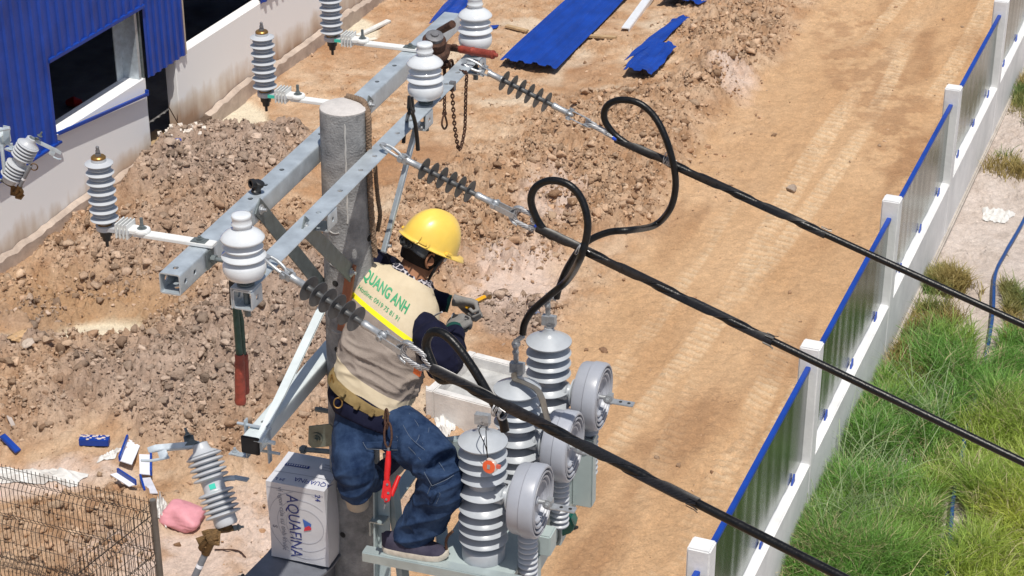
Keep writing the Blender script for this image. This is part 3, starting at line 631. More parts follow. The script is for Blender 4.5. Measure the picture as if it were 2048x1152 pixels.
# ------------------------------------------------------------------ wire mesh fence, lower left
meshm = M('weathered_fence_wire', (.03, .025, .022), .7, .0, .3, 30)
postm = M('fence_post_grey', (.16, .15, .14), .6, .3, .2, 8)
zt = 1.62; tp = at_z(306, 1006, zt); tl = at_z(0, 934, zt)
wf = thing('wire_mesh_fence', 'rusty folded wire mesh fence with grey round post in the lower left', 'fence', (tp.x, tp.y, 0))
d1 = (tl - tp).normalized(); d1.z = 0; d1.normalize(); d2 = (-BD - BN * .12).normalized()
def mesh_run(o_, d_, n, sp, nm):
    nrm = d_.cross(ZX).normalized(); lv = [1.62, 1.50, 1.44, 1.38, 1.05, .98, .91, .5, .44, .38, .1]; kk = [0, 0, .05, 0, 0, .05, 0, 0, .05, 0, 0]
    mv = MB()
    for i in range(1, n):
        mv.tube([o_ + d_ * sp * i + nrm * k + ZX * (z - zt) for z, k in zip([1.66] + lv[1:], kk)], .0036, 4, cap=False)
    build(mv, 'mesh_wires', meshm, wf)
    mh = MB()
    for z, k in ((1.62, 0), (1.50, 0), (1.44, .05), (1.38, 0), (1.2, 0), (1.05, 0), (.98, .05), (.91, 0), (.7, 0), (.5, 0), (.44, .05), (.38, 0), (.1, 0)):
        mh.tube([o_ + nrm * (k + .003) + ZX * (z - zt), o_ + d_ * sp * n + nrm * (k + .003) + ZX * (z - zt)], .0036, 4, cap=False)
    build(mh, 'mesh_rails', meshm, wf)
mesh_run(tp, d1, 60, .05, 'a'); mesh_run(tp, d2, 70, .05, 'b')
m = MB(); m.tube([V((tp.x, tp.y, -.2)), V((tp.x, tp.y, zt + .04))], .034, 16); build(m, 'fence_post', postm, wf, bevel=.004)
# ------------------------------------------------------------------ grass and hose
HP = [(2075, 380), (2048, 450), (2010, 520), (1988, 570), (1984, 640), (1972, 720), (1955, 790), (1942, 850), (1928, 895), (1918, 950), (1905, 1010), (1898, 1090), (1890, 1180)]
HW_ = sorted([(at_z(*p).y, at_z(*p).x) for p in HP]); HY = [q[0] for q in HW_]; HX = [q[1] for q in HW_]
def grass(name, regions, N, tint_fn, seed, hmin, hmax, label=None):
    rg = np.random.RandomState(seed); P = []; Wt = []
    for (px, py, rx, ry, wt) in regions:
        n = int(N * wt); a = rg.rand(n) * 2 * np.pi; r = np.sqrt(rg.rand(n)) * (1 + .35 * rg.randn(n) * .5)
        p = at_z(px, py); t = (p - CAM).length; sd = -ray(px, py).normalized().z
        P.append(np.stack([p.x + np.cos(a) * r * rx * t / FPX, p.y + np.sin(a) * r * ry * t / FPX / sd], -1)); Wt.append(np.full(n, hmax * (.5 + .5 * min(1, rx / 120))))
    P = np.concatenate(P); Wt = np.concatenate(Wt)
    # clumping
    cl = fbm(P[:, 0] * 1.6, P[:, 1] * 1.6, 3, seed + 3); k = (rg.rand(len(P)) < np.clip(cl * 3.2 - .75, .12, 1)) & (np.abs(P[:, 0] - np.interp(P[:, 1], HY, HX)) > .34 * fbm(P[:, 1] * 1.5, P[:, 0] * 1.5, 2, 78) - .06) & ((P[:, 0] - FO.x) * BN.x + (P[:, 1] - FO.y) * BN.y > .16)
    P = P[k]; Wt = Wt[k]; cl = cl[k]; n = len(P)
    z0 = height(P[None, :, 0], P[None, :, 1])[0]
    h = (hmin + (Wt - hmin) * rg.rand(n) ** 1.3) * (.55 + cl); a = rg.rand(n) * 2 * np.pi; lean = h * (.25 + .75 * rg.rand(n)); wd = .0035 + .0045 * rg.rand(n)
    dx, dy = np.cos(a), np.sin(a); wx, wy = -dy, dx; rot = rg.rand(n) * 6.28; wx = np.cos(rot); wy = np.sin(rot)
    V_ = []; 
    for t, wf_ in ((0, 1), (.4, .85), (.75, .55)):
        bx = P[:, 0] + dx * lean * t * t; by = P[:, 1] + dy * lean * t * t; bz = z0 + h * t * (1 - .25 * t * t * (lean / h))
        V_.append(np.stack([bx - wx * wd * wf_, by - wy * wd * wf_, bz], -1)); V_.append(np.stack([bx + wx * wd * wf_, by + wy * wd * wf_, bz], -1))
    V_.append(np.stack([P[:, 0] + dx * lean, P[:, 1] + dy * lean, z0 + h * (1 - .25 * lean / h)], -1))
    VV = np.stack(V_, 1).reshape(-1, 3).astype(np.float32); b = (np.arange(n) * 7)[:, None]
    T = np.concatenate([b + np.array([[0, 1, 3]]), b + np.array([[0, 3, 2]]), b + np.array([[2, 3, 5]]), b + np.array([[2, 5, 4]]), b + np.array([[4, 5, 6]])]).astype(np.int32)
    m_ = bpy.data.meshes.new(name); m_.vertices.add(len(VV)); m_.vertices.foreach_set('co', VV.ravel()); m_.loops.add(T.size); m_.loops.foreach_set('vertex_index', T.ravel())
    m_.polygons.add(len(T)); m_.polygons.foreach_set('loop_start', np.arange(len(T), dtype=np.int32) * 3); m_.polygons.foreach_set('loop_total', np.full(len(T), 3, np.int32)); m_.update()
    c = tint_fn(P, rg, n); c = np.repeat(np.concatenate([c, np.ones((n, 1))], -1)[:, None], 7, 1).reshape(-1, 4).astype(np.float32)
    c_ = m_.color_attributes.new('tint', 'FLOAT_COLOR', 'POINT'); c_.data.foreach_set('color', c.ravel())
    m_.materials.append(grassm); o = bpy.data.objects.new(name, m_); col.objects.link(o); o['kind'] = 'stuff'; return o
grassm, gn, gb = mk('grass_blade'); ga = gn.nodes.new('ShaderNodeAttribute'); ga.attribute_name = 'tint'; gn.links.new(ga.outputs['Color'], gb.inputs['Base Color']); gb.inputs['Roughness'].default_value = .55
gb.inputs['Transmission Weight'].default_value = 0
tl_ = gn.nodes.new('ShaderNodeBsdfTranslucent'); gn.links.new(ga.outputs['Color'], tl_.inputs[0]); mx_ = gn.nodes.new('ShaderNodeMixShader'); mx_.inputs[0].default_value = .3
gn.links.new(gb.outputs[0], mx_.inputs[1]); gn.links.new(tl_.outputs[0], mx_.inputs[2]); gn.links.new(mx_.outputs[0], gn.nodes['Material Output'].inputs[0])
def tint(P, rg, n):
    y = np.clip(fbm(P[:, 0] * .9, P[:, 1] * .9, 3, 61) * 3 - 1.1 + (P[:, 0] * .30 - P[:, 1] * .10 + .15), 0, 1)[:, None]
    g = np.array([[.16, .34, .065]]); ye = np.array([[.47, .53, .09]]); dr = np.array([[.56, .48, .28]])
    c = g + (ye - g) * y; d = (rg.rand(n) < .09 + .16 * (fbm(P[:, 0] * 1.2, P[:, 1] * 1.2, 2, 77) > .62))[:, None]; c = np.where(d, dr, c); return c * rg.uniform(.65, 1.35, (n, 1))
big = [(1700, 1050, 170, 110, .34), (1640, 1120, 140, 80, .16), (1800, 900, 110, 110, .20), (1960, 880, 120, 170, .20), (1980, 1080, 140, 120, .22), (1760, 820, 60, 60, .06), (2020, 760, 60, 80, .07)]
grass('grass', big, 190000, tint, 1, .08, .48)
def tint2(P, rg, n):
    g = np.array([[.15, .24, .07]]); b_ = np.array([[.36, .28, .10]]); t = np.clip(fbm(P[:, 0] * 2, P[:, 1] * 2, 2, 66) * 3 - 1, 0, 1)[:, None]
    return (g + (b_ - g) * t) * rg.uniform(.7, 1.3, (n, 1))
sm = [(1780, 735, 40, 30, .12), (1860, 640, 60, 25, .12), (1900, 730, 35, 25, .08), (1830, 690, 55, 45, .25), (1880, 570, 50, 25, .2), (2015, 345, 40, 25, .25), (2040, 200, 40, 55, .45), (2015, 620, 40, 35, .25), (1850, 760, 40, 20, .1), (1500, 110, 25, 12, .02), (1990, 690, 50, 20, .1)]
grass('grass_tufts', sm, 24000, tint2, 2, .06, .42)
def tint3(P, rg, n): return np.array([[.34, .44, .22]]) * rg.uniform(.6, 1.2, (n, 1))
def stalks(name):
    return grass(name, [(1690, 980, 110, 110, .5), (1640, 1080, 90, 60, .3), (1810, 860, 90, 60, .2)], 900, tint3, 5, .5, 1.0)
stalks('tall_grass_stalks')
grass('grass_by_wall', [(1620, 930, 30, 60, .3), (1560, 1090, 40, 50, .4), (1700, 790, 20, 40, .2), (1840, 560, 14, 30, .1)], 9000, tint, 9, .08, .5)
m = MB(); pts = HP; m.tube(spline([on_ground(*p, .11) for p in pts], 8), .024, 10); build(m, 'hose', M('blue_hose', (.012, .06, .22), .4, 0, .2, 3), label='long blue hose winding through the grass right of the fence', cat='hose')
# ------------------------------------------------------------------ concrete pole
PH = 9.5
def pole_axis(z): return POLE + V((-.02 * (PH - z) / 2, 0, z))
def pole_r(z): return .095 + (PH - z) * .0072
pole = thing('concrete_pole', 'round grey concrete utility pole with a pale mortar cap', 'utility pole', pole_axis(0))
m = MB(); zs = [-1 + (PH - .002 + 1) * i / 60 for i in range(61)]
m.tube([pole_axis(z) for z in zs], [pole_r(z) for z in zs], 48)
shaft = build(m, 'shaft', concrete, pole)
m = MB(); m.lathe([(pole_r(PH) - .002, -.004), (pole_r(PH) - .001, .003), (.085, .008), (.04, .011)], pole_axis(PH), seg=40); build(m, 'mortar_cap', conc_top, pole)
def pole_surf(ang, z, out=0): # angle in the PX/-AX plane: 0 faces the camera side (-AX), + turns to PX
    d = -AX * math.cos(ang) + PX * math.sin(ang); return pole_axis(z) + d * (pole_r(z) + out), d
holes = []
for i in range(11):
    z = 9.08 - i * .30
    for an in (-.18, 1.42):
        if True:
            p, d = pole_surf(an, z - (.12 if an > 1 else 0)); holes.append((p, d))
for p, d in holes:
    m = MB(); m.lathe([(.0135, -.03), (.0135, .0015)], p, d, 14); build(m, 'bolt_hole', hole_m, shaft)
m = MB()
for i in range(5):
    z = 9.16 - i * .30; q = []
    for a in (-.42, -.34, -.26, -.18, -.1, -.02, .06): q.append(a)
    for dz in (.0, -.155):
        m.tube([pole_surf(a, z + dz + .004 * math.sin(a * 9), .0)[0] for a in q], .0035, 5)
build(m, 'mould_ridge', M('pale_mortar_mark', (.38, .37, .36), .9, 0, .3, 60), shaft)
# mould seam with pale mortar
m = MB(); sp = [pole_surf(.42 + .012 * math.sin(i * 1.7), 9.47 - i * .02, 0)[0] for i in range(22)]
m.tube(sp, [.0018 + .0022 * abs(math.sin(i * 2.3)) for i in range(22)], 5); build(m, 'mortar_seam', M('mortar_line', (.5, .49, .47), .9), shaft)
# ------------------------------------------------------------------ rope
def twist(mb, pts, r, strands=3, pitch=.04, n=None, seg=6, frac=.58):
    P = [V(p) for p in pts]; L = [0]
    for i in range(1, len(P)): L.append(L[-1] + (P[i] - P[i - 1]).length)
    u = None
    cs = [[] for _ in range(strands)]
    for i in range(len(P)):
        T = (P[min(i + 1, len(P) - 1)] - P[max(i - 1, 0)]).normalized()
        u = T.orthogonal().normalized() if u is None else (u - T * u.dot(T)).normalized(); w_ = T.cross(u)
        for k in range(strands):
            a = 2 * math.pi * (L[i] / pitch + k / strands); cs[k].append(P[i] + (u * math.cos(a) + w_ * math.sin(a)) * r * (1 - frac * .62))
    for c in cs: mb.tube(c, r * frac, seg)
def rs(ang, z, o=.012): return pole_surf(ang, z, o)[0]
top = PH + .012
rp = [pole_axis(top) + V((.005, .088, 0)), pole_axis(top) + PX * .055 + AX * .05 + ZX * .004, pole_axis(PH) + PX * .085 + AX * .02, rs(1.45, PH - .03), rs(1.42, PH - .2), rs(1.45, PH - .4), rs(1.5, PH - .62, .02)]
m = MB(); twist(m, spline(rp, 26), .011, pitch=.035); rope = thing('rope', 'brown twisted rope looped over the pole top and hanging down its side', 'rope', rp[-1])
build(m, 'hanging_strand', ropem, rope)
m = MB(); twist(m, spline([at_al(*p, .12) for p in ((750, 330), (752, 360), (756, 400), (760, 430), (755, 462))], 22), .008, pitch=.03); build(m, 'free_end', ropem, rope)
# ------------------------------------------------------------------ hollow square arms with real holes
def boolean_holes(o, cuts):
    m = MB()
    for p, ax, r, h in cuts: m.lathe([(r, -h), (r, h)], p, ax, 14)
    c = build(m, 'tmp_cut', hole_m, smooth=0, origin=(0, 0, 0))
    md = o.modifiers.new('b', 'BOOLEAN'); md.operation = 'DIFFERENCE'; md.object = c; md.solver = 'EXACT'
    bpy.context.view_layer.update(); dg = bpy.context.evaluated_depsgraph_get()
    nm = bpy.data.meshes.new_from_object(o.evaluated_get(dg)); o.modifiers.clear(); old = o.data; o.data = nm; nm.name = old.name
    bpy.data.objects.remove(c)
def tube_arm(lat, a0, a1, ztop, wd=.08, th=.005, holes_al=(), side_al=(), name='beam', mat=galv, parent=None):
    h = wd / 2; zc = ztop - h; o_ = []; i_ = []
    def ring(a, r, rd):
        pts = []
        for cx_, cz, st in ((1, 1, 0), (-1, 1, 1), (-1, -1, 2), (1, -1, 3)):
            for k in range(4):
                t = math.pi / 2 * (st + k / 3); pts.append(PF(lat + cx_ * (r - rd) + rd * math.cos(t), a, zc + cz * (r - rd) + rd * math.sin(t)))
        return pts
    A0, A1, B0, B1 = ring(a0, h, .008), ring(a1, h, .008), ring(a0, h - th, .005), ring(a1, h - th, .005); n = 16
    vs = A0 + A1 + B1 + B0; fs = []
    for q in range(4):
        for k in range(n): fs.append((q * n + k, q * n + (k + 1) % n, ((q + 1) % 4) * n + (k + 1) % n, ((q + 1) % 4) * n + k))
    m = MB(); m.add(vs, fs); o = build(m, name, mat, parent)
    off = OFF[o.name]
    cuts = [(PF(lat, a, zc), ZX, .0105, .1) for a in holes_al] + [(PF(lat, a, zc), PX, .0105, .1) for a in side_al]
    if cuts: boolean_holes(o, cuts)
    return o
ZA = 9.35
arm_f = thing('cross_arm', 'galvanised square cross arm on the side facing the cables', 'cross arm', PF(.15, -1.26, ZA - .08), 'cross arms bolted to the pole')
m = MB(); m.prism([PF(.11, -1.262, ZA), PF(.19, -1.262, ZA), PF(.19, -1.262, ZA - .006), PF(.117, -1.262, ZA - .006), PF(.117, -1.262, ZA - .08), PF(.11, -1.262, ZA - .08)], AX * (1.14 + 1.262))
bm_f = build(m, 'beam', galv, arm_f, bevel=.0015)
boolean_holes(bm_f, [(PF(.155, a, ZA), ZX, .0105, .03) for a in (-.62, -.42, -.22, -.08, .16, .30, .72, .86)])
for k_, al in enumerate((-1.222, -.575, .425, 1.085)): tube_arm(.154, al - .04, al + .04, ZA - .0065, wd=.072, side_al=[al], name='arm_stub', parent=arm_f)
arm_b = thing('cross_arm', 'galvanised square cross arm behind the pole carrying the grey arresters', 'cross arm', PF(-.15, -1.2, ZA - .1), 'cross arms bolted to the pole')
tube_arm(-.15, -1.20, 1.62, ZA - .02, holes_al=[-1.15, -.55, -.42, -.27, .1, .2, .7, .9], side_al=[-1.16, -1.09, -.55, .5], parent=arm_b)
# through bolt between the arms
m = MB(); z = ZA - .055; m.tube([PF(-.10, -.985, z), PF(.115, -.985, z)], .0085, 12); m.lathe([(.016, 0), (.016, .016)], PF(-.095, -.985, z), PX, 6); m.obox(PF(-.103, -.985, z - .0), ZX * .034, AX * .027, PX * .003)
build(m, 'through_bolt', galv_d, arm_b, bevel=0)
# U brackets hanging below the arms
def ubr(lat, al, par, s=1):
    m = MB(); m.obox(PF(lat, al, ZA - .088), PX * .045, AX * .03, ZX * .003)
    m.obox(PF(lat + .047, al, ZA - .055), PX * .003, AX * .03, ZX * .038)
    m.bolt(PF(lat + .01, al, ZA - .091), -ZX, .013, .014, .02); return build(m, 'clamp_plate', galv, par, bevel=.001)

# braces
def brace(p, q, wv, t, name_lb, mat=galv_d, angle=0):
    p, q = V(p), V(q); m = MB(); m.bar(p, q, wv, t)
    if angle:
        d = (q - p).normalized(); w_ = V(wv); w_ = (w_ - d * w_.dot(d)); n_ = d.cross(w_).normalized(); m.bar(p - w_ + n_ * angle, q - w_ + n_ * angle, n_ * angle, t)
    th = thing('arm_brace', name_lb, 'brace', q, 'flat steel braces of the cross arms'); build(m, 'brace_bar', mat, th, bevel=.001)
    n_ = PX
    for e_ in (p + (q - p).normalized() * .03, q - (q - p).normalized() * .03): m = MB(); m.bolt(e_ + n_ * (t + .001), n_, .012, .01, .012); build(m, 'brace_bolt', hard, th)
    return th
wv = (ZX * .8 + AX * .6).normalized() * .034
brace(at_lat(606, 450, .155), at_al(703, 548, -.118), wv, .003, 'dark flat brace from the front cross arm down to the pole, left of the worker')
brace(at_lat(515, 412, -.105), PF(-.11, -.02, 8.70), wv, .003, 'dark flat brace from the rear cross arm down to the pole')
wv2 = (ZX * .8 - AX * .6).normalized() * .030
brace(PF(-.105, .52, ZA - .02), PF(-.108, .05, 8.80), wv2, .003, 'flat brace from the rear cross arm behind the top of the pole')
brace(at_lat(836, 240, .16), at_lat(767, 505, .13), (PX * .4 + AX * .9) * .018, .003, 'long narrow brace running down behind the yellow helmet', galv, angle=.012)
# ------------------------------------------------------------------ white porcelain post insulators
def post_insulator(o_):
    t = thing('post_insulator', 'white', 'insulator', o_)
    prof = [(.030, .022), (.046, .025), (.060, .034), (.069, .050), (.0715, .066), (.0700, .084), (.064, .094), (.054, .099), (.055, .103), (.070, .108), (.0735, .113), (.071, .119), (.056, .130), (.053, .136), (.055, .140),
            (.064, .144), (.066, .148), (.062, .154), (.052, .161), (.049, .166), (.053, .170), (.069, .176), (.0725, .181), (.071, .186), (.060, .199), (.046, .209), (.036, .215), (.030, .219), (.0295, .228), (.033, .231), (.0345, .236), (.0330, .240), (.031, .243), (.0305, .258), (.0325, .262), (.0325, .268), (.030, .272), (.02, .274)]
    prof = [(r * 1.03, .022 + (z - .022) * .95) for r, z in prof]
    m = MB(); m.lathe(prof, o_, seg=56); build(m, 'porcelain_body', porc, t, smooth=60)
    m = MB(); m.lathe([(.030, .003), (.030, .008), (.0175, .009), (.0175, .022)], o_, seg=20); m.lathe([(.023, .009), (.023, .020)], o_, seg=6); build(m, 'base_nut', galv_d, t)
    m = MB(); m.tube([o_, o_ - ZX * .12], .011, 12); m.lathe([(.018, -.098), (.018, -.084)], o_, seg=6); build(m, 'pin', galv_d, t)
    return t
LB = ['white porcelain insulator on the near end of the front cross arm', 'white porcelain insulator in the middle of the front cross arm with pliers below it', 'white porcelain insulator at the top edge, farthest along the front cross arm']
p0 = post_insulator(PF(.15, -1.222, ZA)); p0['label'] = LB[0]; p0['group'] = 'white porcelain insulators'
for al, lb in ((.49, LB[1]), (1.10, LB[2])):
    c = copy_tree(p0); c.location = PF(.15, al, ZA); c['label'] = lb
# ------------------------------------------------------------------ surge arresters on white bars
def arrester(al):
    o_ = PF(-.15, al, ZA - .02); L = .372
    t = thing('surge_arrester', 'x', 'surge arrester', o_)
    m = MB(); z = ZX * .010
    m.obox(o_ - PX * (.255 / 2 - .03) + z, PX * (.155), AX * .021, ZX * .007); bar = build(m, 'mounting_bar', fiber, t, bevel=.002)
    m = MB(); m.obox(o_ + ZX * .0185, PX * .028, AX * .018, ZX * .0015); m.bolt(o_ + ZX * .019, ZX, .012, .010, .006); build(m, 'bar_bolt', galv_d, t)
    c = o_ - PX * .225
    m = MB(); m.lathe([(.030, .016), (.030, .028), (.027, .032)], c, seg=28); m.obox(c - PX * .045 + ZX * .022, PX * .045, AX * .025, ZX * .008)
    br = build(m, 'bracket', fiber, t, bevel=.003)
    m = MB()
    for k in range(4): m.obox(c - PX * (.046 + k * .014) + ZX * .022, PX * .0028, AX * .036, ZX * .030)
    build(m, 'bracket_fin', fiber, t, bevel=.003)
    m = MB(); m.bolt(c + ZX * .030, ZX, .011, .012, .030); build(m, 'bracket_stud', galv_d, t)
    h = o_ - PX * L
    m = MB(); m.obox(h + PX * .052 + ZX * .018, PX * .055, AX * .028, ZX * .009); m.lathe([(.034, .006), (.034, .026)], h, seg=24); build(m, 'bracket_plate', polyl, t, bevel=.002)
    prof = [(.024, .030), (.026, .044)]; z = .046
    for k in range(6):
        prof += [(.027, z), (.049, z + .001), (.0505, z + .0035), (.040, z + .009), (.0285, z + .014), (.0285, z + .019), (.0395, z + .020), (.0405, z + .022), (.032, z + .028), (.027, z + .032)]
        z += .0355
    prof += [(.027, z), (.049, z + .001), (.050, z + .004), (.040, z + .009), (.027, z + .012), (.026, z + .024)]
    m = MB(); m.lathe(prof, h, seg=44); build(m, 'shed_housing', polyl, t, smooth=50)
    zt = z + .024
    m = MB(); m.lathe([(.0255, .018), (.0255, .032)], h, seg=28); m.lathe([(.0262, zt - .012), (.0262, zt + .004), (.022, zt + .008)], h, seg=28); build(m, 'end_cap', brassy, t)
    m = MB(); m.lathe([(.006, zt), (.006, zt + .042), (.004, zt + .044)], h, seg=12); m.lathe([(.011, zt + .008), (.011, zt + .017)], h, seg=6); m.lathe([(.009, zt + .021), (.009, zt + .028)], h, seg=6); build(m, 'terminal_stud', rodm, t)
    m = MB(); m.lathe([(.006, -.062), (.006, -.040), (.014, -.038), (.016, -.020), (.021, -.018), (.024, .006)], h, seg=24); build(m, 'disconnector', black, t)
    m = MB(); a = 2.1
    m.obox(h + PX * .040 - AX * .030 + ZX * .018, PX * .016, AX * .0012, ZX * .007)
    if al != -.964: build(m, 'sticker', teal, t)
    return t
GA = 'surge arresters on the rear cross arm'
for al, lb in ((-.964, 'grey ribbed surge arrester nearest the camera, in front of the white wall'), (.39, 'grey ribbed surge arrester whose white bar ends behind the pole top'), (1.09, 'grey ribbed surge arrester cut off by the top edge')):
    t = arrester(al); t['label'] = lb; t['group'] = GA
# ------------------------------------------------------------------ strain insulators, cables, grips
def frame_obj(objs, o_, xdir, roll=0):
    x = xdir.normalized(); y = ZX.cross(x).normalized(); z = x.cross(y); Mt = Matrix((x, y, z)).transposed().to_4x4() @ Matrix.Rotation(roll, 4, 'X')
    Mt.translation = o_; objs.matrix_world = Mt
def strain():      # local +X runs from the arm to the cable; length .52
    OFFL = V((0, 0, 0)); t = thing('strain_insulator', 'x', 'insulator', (0, 0, 0)); xa = V((1, 0, 0))
    m = MB(); m.tube(spline([(-.02, .0, .012), (.0, .014, .014), (.03, .018, .012), (.07, .014, .004), (.085, .0, .0), (.07, -.014, .004), (.03, -.018, .012), (.0, -.014, .014), (-.02, 0, .012)], 8), .0065, 8)
    m.lathe([(.013, -.004), (.013, .006)], V((-.008, 0, .016)), seg=14); build(m, 'shackle', hard, t)
    m = MB(); m.obox((.098, .014, 0), V((.020, 0, 0)), V((0, .003, 0)), V((0, 0, .013))); m.obox((.098, -.014, 0), V((.020, 0, 0)), V((0, .003, 0)), V((0, 0, .013))); m.tube([(.09, -.026, 0), (.09, .026, 0)], .007, 10); m.lathe([(.012, .019), (.012, .027)], V((.09, 0, 0)), (0, 1, 0), 6); m.lathe([(.012, .019), (.012, .027)], V((.09, 0, 0)), (0, -1, 0), 6)
    m.lathe([(.017, .115), (.0165, .122), (.014, .128), (.014, .175), (.016, .178), (.016, .186)], V((0, 0, 0)), xa, 20); build(m, 'end_fitting', hard, t)
    prof = [(.0085, .180)]; x = .192
    for k in range(6):
        prof += [(.0105, x - .006), (.013, x - .002), (.048, x + .0045), (.049, x + .0058), (.048, x + .007), (.014, x + .003), (.0105, x + .008)]; x += .0445
    prof += [(.0105, x - .012), (.0105, .462)]
    m = MB(); m.lathe(prof, V((0, 0, 0)), xa, 40); sh = build(m, 'sheds', polyd, t, smooth=40)
    m = MB(); m.lathe([(.0135, .452), (.0155, .456), (.0155, .470), (.0135, .476), (.0135, .520), (.017, .53)], V((0, 0, 0)), xa, 20); m.sphere((.542, 0, 0), .018, 1, .6, 1, 12); m.tube([(.542, -.028, 0), (.542, .028, 0)], .007, 10); m.lathe([(.012, .021), (.012, .028)], V((.542, 0, 0)), (0, 1, 0), 6); m.lathe([(.012, .021), (.012, .028)], V((.542, 0, 0)), (0, -1, 0), 6); build(m, 'eye_fitting', hard, t)
    m = MB()
    for sy in (-1, 1): m.obox((.585, sy * .0175, -.003), V((.055, 0, 0)), V((0, .0022, 0)), V((0, 0, .0125)))
    build(m, 'clevis_plate', hard, t, bevel=.001)
    m = MB(); c = V((.635, 0, 0)); n = 26; vs = []
    for i in range(n + 1):
        a = math.pi * (.42 + 1.16 * i / n); d_ = V((math.cos(a), 0, math.sin(a)))
        for (r_, y_) in ((.040, -.013), (.032, -.009), (.030, 0), (.032, .009), (.040, .013), (.034, .011), (.027, 0), (.034, -.011)): vs.append(c + V((.018, 0, 0)) + d_ * (r_ + (.004 if i in (0, n) else 0)) + V((0, y_, 0)))
    m.add(vs, [(i * 8 + k, i * 8 + (k + 1) % 8, i * 8 + 8 + (k + 1) % 8, i * 8 + 8 + k) for i in range(n) for k in range(8)]); build(m, 'thimble', hard, t)
    return t
LINE = {}; PLN = {}
def at_ln(px, py, idx, off=0.): return at_pl(px, py, PLN[idx][0] + PLN[idx][1] * off, PLN[idx][1])
SP = [(-1.105, (536, 524), (765, 672), (1680, 1152), (865, 737), 'near', 0),
      (.02, (768, 298), (990, 408), (2048, 925), (1075, 455), 'mid', 0),
      (.983, (934, 124), (1140, 228), (2048, 650), (1232, 277), 'far', 1.15)]
LBS = ['strain insulator hanging in front of the worker back', 'strain insulator just above the yellow helmet', 'strain insulator beside the rusty chains at the top']
CLB = ['lowest black cable, running past the bushings to the bottom edge', 'middle black cable crossing the dirt track', 'topmost black cable crossing the dirt track']
proto = strain(); cables = []
R_C = .0145
def wrap(mb, pts, r, nw, pitch, span, wr, ph=0, seg=5):
    P = [V(p) for p in pts]; L = [0]
    for i in range(1, len(P)): L.append(L[-1] + (P[i] - P[i - 1]).length)
    u = (ZX - (P[1] - P[0]).normalized() * ZX.dot((P[1] - P[0]).normalized())).normalized(); cs = [[] for _ in range(nw)]
    for i in range(len(P)):
        T = (P[min(i + 1, len(P) - 1)] - P[max(i - 1, 0)]).normalized(); u = (u - T * u.dot(T)).normalized(); w_ = T.cross(u)
        for k in range(nw):
            a = ph - 2 * math.pi * L[i] / pitch + span * k / nw; cs[k].append(P[i] + (u * math.cos(a) + w_ * math.sin(a)) * r)
    for c in cs: mb.tube(c, wr, seg, cap=True)
for idx, (al, b0, b1, e1, mg, nm, roll) in enumerate(SP):
    s0 = at_z(*b0, ZA + .012); al_ = s0; NRM = AX
    for it in range(200):          # turn the vertical plane of the cable until the sheds face the camera as they do in the photo
        q_ = R(90 + it * .25 - 5); dr = V((math.sin(q_), math.cos(q_), 0)); NRM = ZX.cross(dr); s1 = at_pl(*b1, s0, NRM); d = (s1 - s0).normalized()
        if -d.dot(ray(*b1).normalized()) > math.sin(R((26, 17, 14)[idx])): break
    print('az', math.degrees(q_)); PLN[idx] = (s0, NRM)
    t = proto if idx == 0 else copy_tree(proto); frame_obj(t, s0, d, roll); t['label'] = LBS[idx]; t['group'] = 'grey strain insulators'
    Lf = (s1 - s0).length; sc = Lf / .542; scy = 1.08; t.scale = (sc, sc, sc)
    th = s0 + d * .66 * sc
    M0 = at_ln(*mg, idx); E = at_ln(*e1, idx)
    far = E + (E - M0) * 3
    LINE[idx] = (s0, d, th, M0, E, al_, sc)
    print('LINE', idx, 'len', round(Lf, 3), 'slope', round(d.z, 3), 'cable slope', round((E - M0).normalized().z, 3), 'len', round((E - M0).length, 2))
# cable end loops (pixel, offset of the plane along the arms)
LP = {0: [(880, 758, .0), (862, 722, .01), (852, 690, .02), (862, 666, .025), (885, 667, .03), (912, 690, .03), (945, 735, .03), (975, 785, .03), (1003, 835, .03), (1010, 862, .03)],
      1: [(1098, 470, 0), (1075, 440, 0), (1062, 402, .0), (1072, 374, .0), (1102, 361, .0), (1138, 370, .0), (1163, 398, .0), (1175, 440, -.02), (1172, 480, -.035), (1158, 522, -.03), (1135, 560, (0, .08)), (1098, 592, (0, .11)), (1066, 620, (0, .13)), (1050, 645, (0, .13)), (1045, 668, (0, .13))],
      2: [(1258, 290, 0), (1228, 268, .0), (1209, 238, .0), (1214, 212, .0), (1240, 200, .0), (1277, 206, .0), (1308, 232, .0), (1331, 275, -.02), (1347, 330, -.035), (1351, 375, -.03), (1340, 418, -.03), (1310, 450, 0), (1262, 460, (0, .60)), (1215, 465, (0, .58)), (1170, 487, (0, .56)), (1138, 530, (0, .56)), (1120, 570, (0, .56)), (1113, 596, (0, .56))]}
